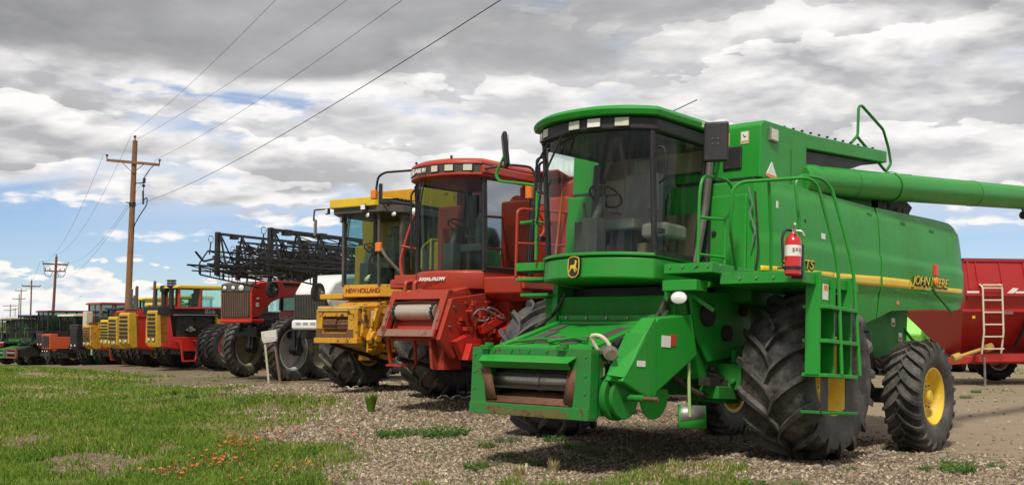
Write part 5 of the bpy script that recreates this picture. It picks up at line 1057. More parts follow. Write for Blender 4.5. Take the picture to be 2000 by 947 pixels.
# ------------------------------------------------------------------ articulated tractors
def tractor(label, x, y, phi, z=None, front=1.4, hw=.48, hood=(.85, 2.28), grille=None, body=None, top=None, cab=(-.1, -1.9), cabz=3.07, cabm=None, roof=None, R_=.86, stacks=(), tr=(1.15, 1.75), open_side=True, ladder=False, glass=GLASSB, num=None, back=True, lamps=True, rim=None, group='articulated tractors parked in the row', cabhw=.72, gl_slats=6, hood_over=True, nd=.3, ny=(-.30, .46), rear=None):
    z = fz(x, y) if z is None else z
    R = machine('tractor', label, 'tractor', x, y, z, phi, 0, group)
    z0, z1 = hood; F = front
    # nose: grille box with slats
    m = MB(); m.prism([(F, z0+.25), (F+.04, z1-.06), (F-.02, z1), (F-nd, z1), (F-nd-.1, z0+.1), (F-nd*.6, z0+.05)], 'y', ny[0], hw+.02); m.box(F-.5, F-.1, -hw, hw, z0+.2, z1-.05); ns = m.obj('nose', grille, R, bev=.02)
    m = MB()
    for k in range(gl_slats):
        a = z0+.48+(z1-z0-.56)*k/gl_slats; b = a+(z1-z0-.56)/gl_slats*.6; m.box(F-.0, F+.045, ny[0]+.06, ny[1]-.06, a, b)
    m.obj('grille_slot', BLK, ns)
    if lamps:
        for yy in (ny[0]+.17, ny[1]-.17): lampbox(R, (F+.035, yy, z0+.36), .18, .13, .04, 0, lens=LENS)
    m = MB(); m.prism([(F-nd, z0+.1), (F-nd, z1-.12), (F-nd-.45, z1-.12), (F-nd-.62, z0+.45), (-1.9, z0+.40), (-1.9, z0-.05), (-.3, z0-.15)], 'y', -hw, hw); m.obj('side_frame', body, R, bev=.02)
    m = MB(); m.box(-1.9, F-.98, -hw*.72, hw*.72, z0+.3, z1-.2); clutter(m, -1.6, F-1.1, hw*.6, hw*.92, z0+.45, z1-.25, 34, int(abs(x)*7), .03, .11); m.box(-1.5, F-1.2, -.4, .4, .6, z0+.2); m.obj('engine', DARK, R)
    if open_side:
        m = MB(); m.cyl((F-1.55, hw*.8, z0+.75), (F-1.55, hw*1.02, z0+.75), .12); m.cyl((F-1.75, hw*.9, z0+.72), (F-1.35, hw*.9, z0+.72), .06); m.obj('filter_canister', mat('bright_steel', (.6, .6, .58), .3, metal=.8), R)
    m = MB(); m.prism([(F-.0 if hood_over else F-.4, z1-.18), (F+.0 if hood_over else F-.4, z1+.12), (F-.1, z1+.15), (-2.0, z1+.13), (-2.0, z1-.26)], 'y', -hw-.04, hw+.04); hd = m.obj('hood', top or body, R, bev=.02)
    if num: MB().box(-2.0, F-.7, hw+.045, hw+.05, z1-.20, z1-.17).obj('hood_trim', SILV, R)
    if num: text(num, .30, SILV, R, facing((-.74, hw+.046, z1-.12), (-1, 0, 0), (0, 0, 1)), bold=.006, sx=1.15, depth=.004)
    for (sx_, sy, h, r, kind) in stacks:
        m = MB()
        if kind == 'pipe': m.cyl((sx_, sy, z1), (sx_, sy, z1+h*.45), r*1.25); m.tube([(sx_, sy, z1+h*.4), (sx_, sy, z1+h-.05), (sx_-.03, sy, z1+h)], r)
        else: m.cyl((sx_, sy, z1), (sx_, sy, z1+h-.2), r); m.lathe([(.001, 0), (r*1.9, 0), (r*2.1, .04), (r*2.1, .2), (r*1.7, .26), (.001, .27)], (sx_, sy, z1+h-.22), (0, 0, 1), 16)
        m.obj('exhaust_stack' if kind == 'pipe' else 'air_cleaner', BLK if kind != 'pipe' else CHAR, R)
    # cab
    c0, c1 = cab; ch = cabhw
    m = MB(); m.box(c1, c0, -min(ch, hw)+.01, min(ch, hw)-.01, z1-.22, z1+.10); m.box(c1, c0, -ch, ch, z1+.06, z1+.13); m.obj('cab_base', cabm, R, bev=.0)
    m = MB()
    zs = cabz-.10
    for xx in (c0-.04, (c0+c1)/2+.1, c1+.04):
        for s in (1, -1): m.bar((xx, s*(ch-.03), z1+.1), (xx, s*(ch-.03), zs), .08)
    m.bar((c0-.04, .0, z1+.1), (c0-.04, .0, zs), .05); m.bar((c0-.04, -.4, z1+.1), (c0-.04, -.4, zs), .04) if num else None
    fr_ = m.obj('cab_frame', cabm, R)
    m = MB(); m.box(c1+.03, c0-.05, -ch+.05, ch-.05, z1+.12, zs); m.obj('cab_glazing', glass, R)
    seat_parts(R, (c0+c1)/2, 0, z1-.35)
    m = MB(); m.prism([(c0+.16, zs), (c0+.12, zs+.10), (c0-.1, zs+.14), (c1+.1, zs+.14), (c1-.08, zs+.08), (c1-.08, zs)], 'y', -ch-.08, ch+.08); m.obj('cab_roof', roof, R, bev=.04, seg=3)
    if ladder:
        m = MB(); y_ = hw+.35; q_ = F-.85; m.bar((q_, y_, z0+.30), (q_-.12, y_, z0-.50), .06); m.bar((q_-.8, y_, z0+.30), (q_-.7, y_, z0-.50), .06); m.bar((q_-.12, y_, z0-.50), (q_-.7, y_, z0-.50), .07); m.bar((q_-.05, y_, z0-.08), (q_-.75, y_, z0-.08), .05); m.bar((q_, hw-.1, z0+.30), (q_, y_, z0+.30), .05); m.bar((q_-.8, hw-.1, z0+.30), (q_-.8, y_, z0+.30), .05); m.obj('step_frame', BRED, R)
    m = MB(); m.box(-1.05, -.75, -tr[1], tr[1], R_-.15, R_+.15); m.box(-5.0, 0, -.35, .35, .75, 1.15); m.box(-4.25, -3.95, -tr[1], tr[1], R_-.15, R_+.15); m.box(-5.1, -3.0, -.6, .6, 1.1, 1.55); m.obj('rear_frame', body, R, bev=.02)
    if rear:
        for t_ in (0, -.62): wheel(R, rear[0], rear[1]+t_, R_+.02, R_+.04, .50, .50, 1, 24, .045, TYRE, rim or YRIM, dish=.14, lw=.05, steer=rear[2])
    for ax_ in ((-.9, -4.1) if back else (-.9,)):
        for s in (1, -1):
            for t_ in tr:
                wheel(R, ax_, s*t_, R_, R_+.02, .50, .48, s, 24, .045, TYRED, rim or YRIM, dish=.14, detail=0, lw=.05)
    return R
T1 = tractor('red and yellow articulated tractor with a long black hood numbered 856', -13.4, 44.7, 40, -.29, grille=DYEL, body=BRED, top=BLK, cabm=BRED, roof=YEL, stacks=((1.05, -.3, 1.15, .06, 'pipe'), (.72, -.1, .95, .09, 'can')), ladder=True, num='856', cab=(.7, -1.5), cabz=3.32, rim=mat('orange_red_rim', (.40, .05, .02), .5, dirt=.4), cabhw=.85, tr=(1.2, 1.78), R_=.90, nd=.12, hood=(.85, 2.36), ny=(-.2, .46))
m = MB(); m.cyl((.80, .5, 2.4), (.80, .5, 3.3), .10); [m.lathe([(.001, 0), (.17, 0), (.19, .04), (.17, .08), (.001, .09)], (.80, .5, 3.28+.10*k), (0, 0, 1), 18) for k in range(3)]; m.obj('intake_precleaner', BLK, T1)
T2 = tractor('yellow-nosed tractor with red sides and an open grille, left of the black-hooded tractor', -15.88, 48.7, 40, grille=DYEL, body=BRED, top=BRED, cabm=mat('blue_grey_trim', (.10, .16, .16), .5), roof=YEL, cab=(-.9, -2.6), cabz=3.15, stacks=((.6, -.3, 1.15, .07, 'pipe'),), hood=(.85, 2.42), hood_over=False, gl_slats=6, nd=.32)
T3 = tractor('plain yellow tractor standing behind the tall utility pole with twin black stacks', -17.85, 52.8, 40, grille=DYEL, body=DYEL, top=DYEL, cabm=DYEL, roof=YEL, cab=(-.9, -2.6), cabz=3.0, stacks=((.5, .1, 1.3, .08, 'pipe'), (.15, -.2, 1.0, .06, 'pipe')), hood=(.8, 2.35), hood_over=False, open_side=False, nd=.5)
T4 = tractor('worn yellow tractor with an exposed engine bay and a red front hitch', -21.36, 58.8, 40, grille=NHYR, body=ORG, top=NHYR, cabm=ORG, roof=CRED, cab=(-.8, -2.4), cabz=3.0, hood=(.95, 2.25), ladder=True, hood_over=False, glass=GLASS, nd=.5)
m = MB(); m.tube([(-.7, .3, 2.3), (-.7, .3, 3.0), (-.65, .4, 3.15)], .10); m.obj('bent_stack', CREAM, T4)
T5 = tractor('mint green tractor with a pale stack, wedged beside the orange tractor', -23.1, 63.5, 40, grille=BLK, body=BLK, top=BLK, cabm=BLK, roof=BLK, cab=(-.2, -1.8), cabz=3.3, hood=(.95, 2.1), hood_over=False, lamps=False, stacks=((.7, .2, 1.0, .12, 'pipe'),), glass=GLASSD)
MB().box(.9, 1.3, -.75, -.35, 2.1, 3.1).obj('white_stack_shield', CREAM, T5, bev=.03)
m = MB(); m.prism([(1.45, .65), (1.45, 2.1), (1.35, 2.1), (1.30, 1.1), (.2, .95), (.2, .65)], 'y', .50, .56); m.obj('mint_side_sheet', MINT, T5, bev=.01)
T6 = tractor('orange-red tractor with a black radiator grille and dark cab near the left end', -28.44, 71.0, 40, grille=ORG, body=BLK, top=BLK, cabm=BLK, roof=CREAM, cab=(.2, -2.4), cabz=3.35, hood=(1.0, 2.15), hood_over=False, glass=GLASSD, lamps=False, gl_slats=1, cabhw=.95, tr=(1.2, 1.8), R_=.92, hw=.5, front=1.5)
m = MB(); m.prism([(1.55, 1.2), (1.58, 2.12), (-.9, 2.34), (-.9, 2.0), (.05, 2.0), (.35, 1.2)], 'y', -.52, .54); m.obj('hood_shell', ORG, T6, bev=.02); MB().box(1.56, 1.60, -.40, .42, 1.32, 2.02).obj('radiator_grille', BLK, T6)
m = MB(); m.prism([(.24, 1.2), (.0, 2.0), (-.08, 2.0), (.17, 1.2)], 'y', .54, .56); m.obj('white_trim', DECW, T6)
m = MB(); m.box(1.2, 1.6, -.6, .6, .75, .95); m.obj('front_weight', BLK, T6)
for yy in (-.3, 0, .3): lampround(T6, (1.62, yy, 1.06), .06, 0, .05)
# second row, seen between the first
tractor('yellow-roofed tractor with a blue-green cab in the second row, half hidden', -19.4, 56.0, 40, grille=YEL, body=BLK, top=BLK, cabm=mat('green_cab', (.03, .10, .05), .5), roof=YEL, cab=(-.3, -1.9), cabz=3.35, back=False)
tractor('red-cabbed tractor with a yellow roof in the second row behind the numbered tractor', -20.0, 60.0, 40, grille=YEL, body=BRED, top=BRED, cabm=BRED, roof=DYEL, cab=(-.3, -1.9), cabz=3.6, back=False)
T9 = tractor('tractor with a cream-yellow roof and black dome in the gap before the red sprayer', -11.6, 46.8, 40, grille=YEL, body=BRED, top=BLK, cabm=BLK, roof=DYEL, cab=(-.3, -1.8), cabz=3.5, back=False)
MB().lathe([(.001, .0), (.25, 0), (.30, .05), (.22, .13), (.001, .16)], (-.9, 0, 3.53), (0, 0, 1), 20).obj('roof_dome', BLK, T9)
tractor('bright red tractor roof standing up behind the worn yellow tractor', -24.9, 66.0, 40, grille=BLK, body=BLK, top=BLK, cabm=CRED, roof=CRED, cab=(.1, -1.7), cabz=3.7, back=False, glass=GLASSD)
tractor('long maroon-roofed machine behind the orange tractor', -31.8, 77.5, 40, grille=MAR, body=BLK, top=BLK, cabm=BLK, glass=GLASSD, roof=MAR, cab=(1.2, -3.2), cabz=3.75, back=False, hood=(1.1, 2.2))
# ------------------------------------------------------------------ small distant combines
def far_combine(label, x, y, paint, roof, face, phi=40, extra=None):
    R = machine('combine_harvester', label, 'combine harvester', x, y, fz(x, y), phi, 0, 'combines at the far left end of the row')
    combine_body(R, paint, DARK, rim=YRIM, lugs=14)
    m = MB(); m.box(.45, 1.7, -.8, .8, 1.85, 2.1); m.obj('cab_base', paint, R, bev=.03)
    cab_glass(R, (1.85, 1.6, .78, 2.1), (1.9, 1.65, .8, 3.5), GLASS, n=8)
    for s in (1, -1): MB().add([(1.6, s*.8, 2.1), (.5, s*.8, 2.1), (.5, s*.8, 3.5), (1.66, s*.8, 3.5)], [(0, 1, 2, 3)]).obj('side_glass', GLASS, R)
    m = MB()
    for s in (1, -1): m.bar((1.6, s*.81, 2.1), (1.66, s*.81, 3.5), .07); m.bar((.5, s*.81, 2.1), (.5, s*.81, 3.5), .12)
    m.box(.4, .46, -.8, .8, 2.1, 3.5); m.obj('cab_frame', BLK, R)
    m = MB(); m.prism([(.3, -.9), (1.75, -.9), (2.05, -.5), (2.05, .5), (1.75, .9), (.3, .9)], 'z', 3.5, 3.56); m.obj('roof_visor', BLK, R)
    m = MB(); m.prism([(.3, -.92), (1.77, -.92), (2.08, -.5), (2.08, .5), (1.77, .92), (.3, .92)], 'z', 3.56, 3.74); m.obj('cab_roof', roof, R, bev=.05)
    for yy in (-.6, -.2, .2, .6): lampbox(R, (2.06-.25*(abs(yy) > .5), yy, 3.53), .16, .1, .05, .5*yy)
    seat_parts(R, 1.0, 0, 2.1); steering(R, 1.4, 0, 2.1)
    m = MB(); m.prism([(2.6, .75), (2.6, 1.30), (1.2, 1.6), (.6, 1.2), (.8, .8)], 'y', -.65, .65); m.obj('feeder_house', DARK if paint is not DGREEN else paint, R, bev=.02)
    m = MB(); m.box(2.58, 2.72, -.75, -.6, .7, 1.4); m.box(2.58, 2.72, .6, .75, .7, 1.4); m.box(2.58, 2.71, -.74, .74, 1.25, 1.39); m.box(2.58, 2.74, -.75, .75, .68, .80); fp = m.obj('feeder_face', face, R, bev=.01)
    MB().box(2.5, 2.6, -.6, .6, .8, 1.25).obj('feeder_throat', BLK, fp); MB().cyl((2.66, -.58, 1.05), (2.66, .58, 1.05), .10).obj('feed_drum', STEEL, fp)
    m = MB(); m.tube([(1.5, 1.3, 1.9), (1.5, 1.3, 2.9), (.6, 1.3, 2.9), (.6, 1.3, 1.9)], .03); m.box(.4, 1.5, .8, 1.4, 1.85, 1.95); m.obj('platform', paint, R)
    m = MB(); m.bar((1.7, -.9, 3.3), (1.8, -1.3, 3.3), .03); m.box(1.78, 1.82, -1.4, -1.2, 2.8, 3.25); m.obj('mirror', BLK, R)
    return R
far_combine('small distant combine with a dark roof and a red-brown feeder, beside the orange tractor', -33.7, 80.3, mat('black_green', (.018, .05, .025), .5), BLK, mat('red_brown_face', (.22, .07, .04), .6))
far_combine('small distant green combine with a whitish roof and green feeder, second from the left end', -36.4, 84.4, DGREEN, CREAM, mat('dull_green_face', (.05, .22, .06), .5))
FC = far_combine('leftmost distant combine with a cream roof, dark feeder and a red auger part on top', -39.6, 88.5, mat('black_green', (.018, .05, .025), .5), CREAM, CHAR)
m = MB(); m.prism([(1.8, 1.5), (2.3, 1.45), (2.4, 1.75), (1.9, 1.8)], 'y', .0, 1.5); m.bar((1.5, -1.0, 1.5), (1.5, -1.0, 3.0), .12); m.obj('red_auger_part', BRED, FC, bev=.03)
# ------------------------------------------------------------------ grain cart at the right edge
def grain_cart():
    R = machine('grain_cart', 'dark red grain cart with a cream ladder, behind the tail of the green combine', 'grain cart', 14.2, 30.4, -.06, 78)
    S_ = MB
    # near side wheels and axle
    for s in (1, -1):
        wheel(R, 0, s*1.45, .62, .64, .42, .33, s, 20, .03, TYRED, CREAM, dish=.12, hubR=.12)
    m = MB(); m.box(-.12, .12, -1.4, 1.4, .5, .75); m.obj('axle', CRED, R)
    # hopper: upper box, sloped middle, two funnels
    L0, L1 = 2.95, -3.6
    def rect(x0, x1, y, z, y2=None): return [(x0, -y, z), (x0, y, z), (x1, y, z), (x1, -y, z)]
    m = MB(); m.ring([rect(L0, L1, 1.45, 1.95), rect(L0+.02, L1-.02, 1.6, 2.35), rect(L0+.02, L1-.02, 1.6, 2.55), rect(L0-.05, L1+.05, 1.45, 3.25)]); hp = m.obj('hopper', CRED, R, bev=.02)
    m = MB()
    for a, b in ((L0, -.22), (-.32, L1)):
        m.ring([rect(a, b, 1.44, 1.96), rect(a-.62, b+.62, .35, .82)], cap=True)
    m.obj('funnel', CRED, R, bev=.01)
    m = MB(); m.box(L1, L0+.03, 1.60, 1.66, 2.33, 2.40); m.box(L1, L0+.04, 1.46, 1.50, 1.92, 2.0); m.box(L1, L0-.02, 1.42, 1.5, 3.22, 3.28)
    for x in (2.9, .8, -.7, -2.2): m.bar((x, 1.45, 1.95), (x, 1.62, 2.4), .05); m.bar((x-.05, 1.61, 2.5), (x-.07, 1.46, 3.24), .05)
    m.obj('side_rib', CRED, R)
    m = MB(); m.box(L1, L0, 1.665, 1.672, 2.40, 2.47) if 0 else m.box(L1, 1.55, 1.615, 1.622, 2.38, 2.45); m.box(2.6, L0, 1.615, 1.622, 2.38, 2.45); m.prism([(1.85, 2.36), (1.65, 2.36), (1.45, 2.52), (1.6, 2.54)], 'y', 1.61, 1.625); m.obj('white_stripe', DECW, R)
    m = MB()
    for x in (2.6, 1.9, 1.2, .5, -.2, -.9, -1.6, -2.3, -3.0): m.bar((x, 1.615, 2.56), (x, 1.475, 3.2), .035, .03)
    m.obj('panel_rib', CRED, R)
    for x in (2.75, 1.35, -.4): MB().box(x-.09, x+.09, 1.53, 1.54, 2.75, 2.83).obj('sticker', DECW, R)
    MB().box(-.9, .6, 1.56, 1.565, 2.66, 2.72).obj('pale_decal', mat('faded_white', (.5, .42, .38), .6), R)
    MB().box(1.55, 1.85, 1.505, 1.51, 1.86, 1.94).obj('maker_plate', mat('grey_plate', (.2, .1, .1), .4), R); MB().box(2.66, 2.74, 1.505, 1.51, 1.75, 1.82).obj('yellow_reflector', YEL, R)
    MB().prism([(L0, 3.26), (L1, 3.26), (L1, 3.30), (L0, 3.30)], 'y', -1.5, 1.5).obj('tarp', BLK, R, bev=.03)
    m = MB(); m.box(-3.4, 2.2, .5, .68, .55, .85); m.box(-3.4, 2.2, -.68, -.5, .55, .85); m.box(-3.4, 2.4, .95, 1.25, .62, .82); m.bar((2.2, .95, .70), (3.1, .5, .60), .22, .2); m.bar((2.2, -.6, .70), (3.1, .3, .62), .22, .2); m.box(3.0, 3.35, .3, .55, .5, .72); m.box(2.0, 2.25, -1.2, 1.2, .6, .8); m.obj('frame', mat('cart_frame_red', (.42, .02, .015), .4, dirt=.2), R, bev=.02)
    m = MB(); m.cyl((2.0, 1.15, 1.02), (3.0, 1.15, .74), .05); m.cyl((1.95, 1.15, 1.02), (2.15, 1.15, .96), .10); m.cyl((2.9, 1.15, .77), (3.1, 1.15, .71), .11); m.obj('drive_shaft', mat('dirty_yellow', (.5, .28, .06), .5, dirt=.4), R)
    m = MB(); m.cyl((2.25, 1.25, -.02), (2.25, 1.25, .75), .03); m.box(2.15, 2.35, 1.15, 1.35, -.0, .02); m.obj('parking_jack', GREY, R)
    m = MB()
    for x in (2.58, 2.02): m.tube([(x, 1.62, .85), (x, 1.74, 1.4), (x, 1.74, 2.55), (x, 1.62, 2.62)], .024)
    m.tube([(2.58, 1.74, 2.60), (2.02, 1.74, 2.60)], .024)
    for k in range(6): m.bar((2.58, 1.735, .98+.31*k), (2.02, 1.735, .98+.31*k), .035)
    m.obj('ladder', CREAM, R)
    m = MB(); m.lathe([(.20, -.012), (.212, 0), (.20, .012), (.188, 0), (.20, -.012)], (-.75, 1.55, 1.0), (0, 1, 0), 26)
    for q in range(3): m.bar((-.75-.2*cos(q*pi/3), 1.55, 1.0-.2*sin(q*pi/3)), (-.75+.2*cos(q*pi/3), 1.55, 1.0+.2*sin(q*pi/3)), .02)
    m.cyl((-.75, 1.2, 1.0), (-.75, 1.55, 1.0), .02); m.obj('hand_wheel', CRED, R)
    m = MB(); m.cyl((1.0, .8, 1.0), (.95, 1.5, 2.0), .05); m.obj('auger_tube', BLK, R)
    return R
grain_cart()
# bright green tractor glimpsed between the green combine and the cart
def green_tractor():
    R = machine('tractor', 'bright green tractor with large black tyres, glimpsed under the tail of the green combine', 'tractor', 14.55, 38.8, fz(14.55, 38.8), 30)
    for s in (1, -1):
        wheel(R, 0, s*1.0, .95, .97, .46, .48, s, 24, .05, TYRED, GREEN, dish=.14)
        wheel(R, 0, s*1.62, .95, .97, .46, .48, s, 24, .05, TYRED, GREEN, dish=.14)
        wheel(R, 2.8, s*.85, .68, .70, .40, .38, s, 20, .04, TYRED, GREEN, dish=.1)
    m = MB(); m.prism([(1.0, .9), (3.3, .9), (3.45, 1.3), (3.2, 1.72), (2.4, 1.86), (1.0, 1.95)], 'y', -.42, .42); m.obj('hood', LGREEN, R, bev=.06)
    m = MB(); m.box(-.6, 3.2, -.3, .3, .6, 1.1); m.box(-.6, 1.0, -.6, .6, .9, 1.3); clutter(m, 1.1, 2.9, .35, .5, 1.0, 1.4, 16, 77, .04, .1); m.obj('chassis', DARK, R)
    m = MB(); m.prism([(-.9, 1.2), (.9, 1.2), (1.0, 1.5), (.5, 1.62), (-.5, 1.62)], 'y', .60, 1.0); m.prism([(-.9, 1.2), (.9, 1.2), (1.0, 1.5), (.5, 1.62), (-.5, 1.62)], 'y', -1.0, -.60); m.obj('fender', LGREEN, R, bev=.04); MB().prism([(.5, .9), (.9, 1.0), (.9, 1.95), (.2, 2.0), (.1, 1.9)], 'y', .75, 1.05).obj('cab_panel', LGREEN, R, bev=.03)
    return R
green_tractor()
# ------------------------------------------------------------------ utility poles and wires
POLES = {}
def pole(key, label, px, d, top_y, r, arms, mt, lean=0, hard=True):
    x = (px-1000)/2150*d; zt = 1.6+(628-top_y)/2150*d; zb = fz(x, d)-.3
    R = machine('utility_pole', label, 'utility pole', x, d, zb, 40, 0, 'utility poles along the road'); R.rotation_euler = (0, lean, 0)
    m = MB(); h = zt-zb; m.cyl((0, 0, 0), (0, 0, h), r*1.15, r*.8, n=14); m.obj('pole_shaft', mt, R)
    pts = {'top': (x, d, zt)}
    for (dz, L, tilt, w_) in arms:
        m = MB(); zz = h-dz; a = Vector((-L/2, .0-r, zz+tilt)); b = Vector((L/2, -r, zz-tilt)); m.bar(a, b, w_, w_*1.2); m.bar((-.45*L/2, -r*1.2, zz+tilt*.45), (0, -r, zz-.55), .03) if hard else None; m.bar((.45*L/2, -r*1.2, zz-tilt*.45), (0, -r, zz-.55), .03) if hard else None
        ar = m.obj('crossarm', mt, R)
        m = MB()
        for q in (a, b): q = q+Vector((0, 0, w_*.6)); m.cyl(q, q+Vector((0, 0, .18)), .03, n=8); m.lathe([(.04, .12), (.07, .16), (.07, .2), (.03, .24)], q, (0, 0, 1), 10)
        m.obj('insulator', CHAR, ar); pts.setdefault('arms', []).append((tuple(a+Vector((x, d, zb+.25))), tuple(b+Vector((x, d, zb+.25)))))
    m = MB(); m.cyl((0, 0, h), (-.02, 0, h+.2), .035, n=8); m.lathe([(.05, 0), (.08, .05), (.05, .12)], (-.02, 0, h+.15), (0, 0, 1), 10); m.obj('top_insulator', CHAR, R)
    POLES[key] = pts; return R, h
P1, h1 = pole('a', 'tallest brown wooden utility pole with one crossarm, rising behind the yellow tractors', 249, 56, 272, .155, [(1.15, 2.7, .10, .11)], WOOD, .018)
m = MB(); m.tube([(1.2, -.2, h1-1.2), (.9, -.2, h1-1.45), (.62, -.2, h1-1.9), (.60, -.2, h1-2.6)], .02); m.cyl((.62, -.2, h1-1.95), (.62, -.2, h1-2.2), .07); m.lathe([(.09, 0), (.05, .03), (.09, .06), (.05, .09), (.09, .12)], (.6, -.2, h1-2.4), (0, 0, 1), 12); m.cyl((.58, -.2, h1-2.6), (.62, -.2, h1-3.3), .045); m.bar((0, 0, h1-2.2), (.6, -.2, h1-2.2), .05)
m.tube([(.62, -.2, h1-3.1), (.80, -.2, h1-2.9), (.82, -.2, h1-3.3), (.5, -.2, h1-3.8), (.15, -.1, h1-4.4), (.12, 0, h1-5)], .028, rnd=.2); m.bar((-.3, -.1, h1-3.2), (.2, -.1, h1-3.2), .05); m.lathe([(.16, 0), (.17, .1), (.16, .2)], (0, 0, h1-3.4), (0, 0, 1), 14); m.obj('fuse_and_cable', BLK, P1)
P2, h2 = pole('b', 'reddish utility pole with two crossarms and looped wires, second tallest of the poles', 103, 130, 500, .17, [(.95, 3.0, .03, .16), (1.75, 2.3, 0, .13)], WOODR, .03)
m = MB()
for s in (1, -1): m.tube([(s*1.35, -.2, h2-1.0), (s*1.25, -.2, h2-2.0), (s*1.0, -.2, h2-2.4), (s*.5, -.2, h2-2.45), (s*.25, -.2, h2-1.8)], .03); m.cyl((s*.6, -.2, h2-1.8), (s*.6, -.2, h2-1.4), .05); m.cyl((s*1.15, -.2, h2-1.8), (s*1.15, -.2, h2-1.4), .05)
m.obj('jumper_wires', BLK, P2)
pole('c', 'reddish utility pole with one crossarm, standing above the leftmost combines', 61.7, 205, 547, .15, [(1.1, 3.4, .05, .17)], WOODR)
pole('d', 'dark slim utility pole with a crossarm, right one of a close pair', 42, 270, 564, .15, [(.4, 2.7, 0, .16)], WOODG)
pole('e', 'dark slim utility pole with a low crossarm, left one of a close pair', 38.5, 330, 574, .16, [(1.4, 3.8, 0, .2)], WOODG)
pole('f', 'faint distant utility pole with two crossarms near the left edge', 22, 450, 594, .2, [(.6, 6, 0, .22), (2.2, 5, 0, .2)], WOODG)
pole('g', 'faintest and shortest distant utility pole beside the one near the left edge', 31.5, 520, 601, .16, [(.4, 2.6, 0, .2)], WOODG)
def wirerun(label, a, b, sag, r=.008, n=24):
    a, b = Vector(a), Vector(b); pts = []
    for i in range(n+1):
        q = i/n; p = a.lerp(b, q); p.z -= sag*4*q*(1-q); pts.append(p)
    o = MB().tube(pts, r, 5, rnd=0).obj('power_line', WIRE); return tag(o, label, 'power line', 'power lines on the poles')
pa = POLES['a']; x, y, z = pa['top']; arm = pa['arms'][0]
D = Vector((12.8, -25.5, -.3)); D2 = D/25.5
def over(label, start, px, ztop, r=.006):
    # passes overhead toward the pole behind the camera
    s = Vector(start); lo, hi = 5.0, 50.0
    for _ in range(40):      # where the sagging wire crosses the sight line
        Yq = (lo+hi)/2; q_ = (s.y-Yq)/(s.y+14); zw = s.z-.2*q_-4.8*q_*(1-q_)
        if zw > 1.6+.2921*Yq: lo = Yq
        else: hi = Yq
    q = Vector(((px-1000)/2150*Yq, Yq, 0)); d = (q-s); e = s+d*((s.y+14)/(s.y-q.y)); e.z = s.z-.2
    return wirerun(label, s, e, 1.2, r)
over('power line from the top of the tall brown pole, leftmost overhead', (x-.05, y, z+.3), 520, 0)
over('power line leaving just below the top of the tall brown pole, second overhead', (x+.15, y, z), 658, 0)
over('power line from the right end of the tall brown pole crossarm, third overhead', arm[1], 768, 0)
over('thick lower power line from halfway up the tall brown pole, rightmost overhead', (x+.1, y, 7.5), 962, 0, .008)
b = POLES['b']; ba = b['arms'][0]
wirerun('power line from the left end of the tall brown crossarm to the second pole', arm[0], ba[0], 1.6)
wirerun('power line joining the tops of the tall brown pole and the second pole', (x, y, z+.25), (b['top'][0], b['top'][1], b['top'][2]+.2), 1.6)
wirerun('power line from the right end of the tall brown crossarm to the second pole', arm[1], ba[1], 1.6)
wirerun('low power line from halfway up the tall brown pole to the second pole', (x, y, 7.5), (b['top'][0], b['top'][1], b['top'][2]-3), 1.2)
c = POLES['c']; ca = c['arms'][0]
wirerun('power line between the second and third pole, on their left arm ends', ba[0], ca[0], 1.5, .012); wirerun('power line between the second and third pole, on their right arm ends', ba[1], ca[1], 1.5, .012)
# ------------------------------------------------------------------ sign on stakes
S = machine('wooden_sign', 'small weathered white board nailed to two stakes in the gravel beside the sprayers', 'sign', -6.45, 29.8, fz(-6.45, 29.8), 20)
m = MB(); m.bar((0, -.10, 0), (.06, -.24, 1.36), .07, .05); m.obj('stake', mat('pale_stake', (.50, .45, .32), .8, dirt=.3), S)
m = MB(); m.bar((.02, .26, .04), (-.02, .02, 1.25), .05, .04); m.obj('stake', mat('brown_stake', (.20, .13, .09), .8), S)
M_ = Matrix.Translation((.06, -.06, 1.28)) @ Matrix.Rotation(radians(8), 4, 'X')
m = MB(); m.box(-.03, .03, -.24, .22, -.12, .14, M_); m.box(-.04, .05, -.20, .20, -.17, -.13, M_); m.box(.03, .036, -.15, .18, -.06, -.03, M_); bo = m.obj('board', mat('weathered_white_board', (.62, .60, .55), .8, dirt=.5, dirtcol=(.25, .22, .18)), S, bev=.005)
# far white shed
S = machine('white_shed', 'tiny white box trailer in the far field at the left edge', 'shed', -67, 142, fz(-67, 142), 40)
m = MB(); m.box(-1.3, 1.3, -1, 1, .4, 1.6); m.obj('walls', WHITE, S, bev=.03); m = MB(); m.prism([(-1.1, 1.6), (1.1, 1.6), (0, 1.75)], 'y', -1.05, 1.05); m.obj('roof', CREAM, S); m = MB(); [m.cyl((a, -.9, .3), (a, .9, .3), .3) for a in (-.6, .6)]; m.obj('wheels', BLK, S)
# crumpled white plastic scraps on the gravel
for (x_, y_, s_, lb) in ((-.95, 19.0, .30, 'crumpled white plastic strip on the gravel under the red combine'), (-3.2, 22.6, .25, 'thin pale plastic scrap on the gravel behind the yellow combine wheel')):
    m = MB(); R2 = random.Random(int(s_*100)); m.grid(lambda u, v: (x_+(u-.5)*s_*2.2, y_+(v-.5)*.12, fz(x_, y_)+.03+.05*abs(sin(u*9))+.015*sin(v*7+u*13)), 14, 3); tag(m.obj('plastic_scrap', PAPER, None), lb, 'litter')
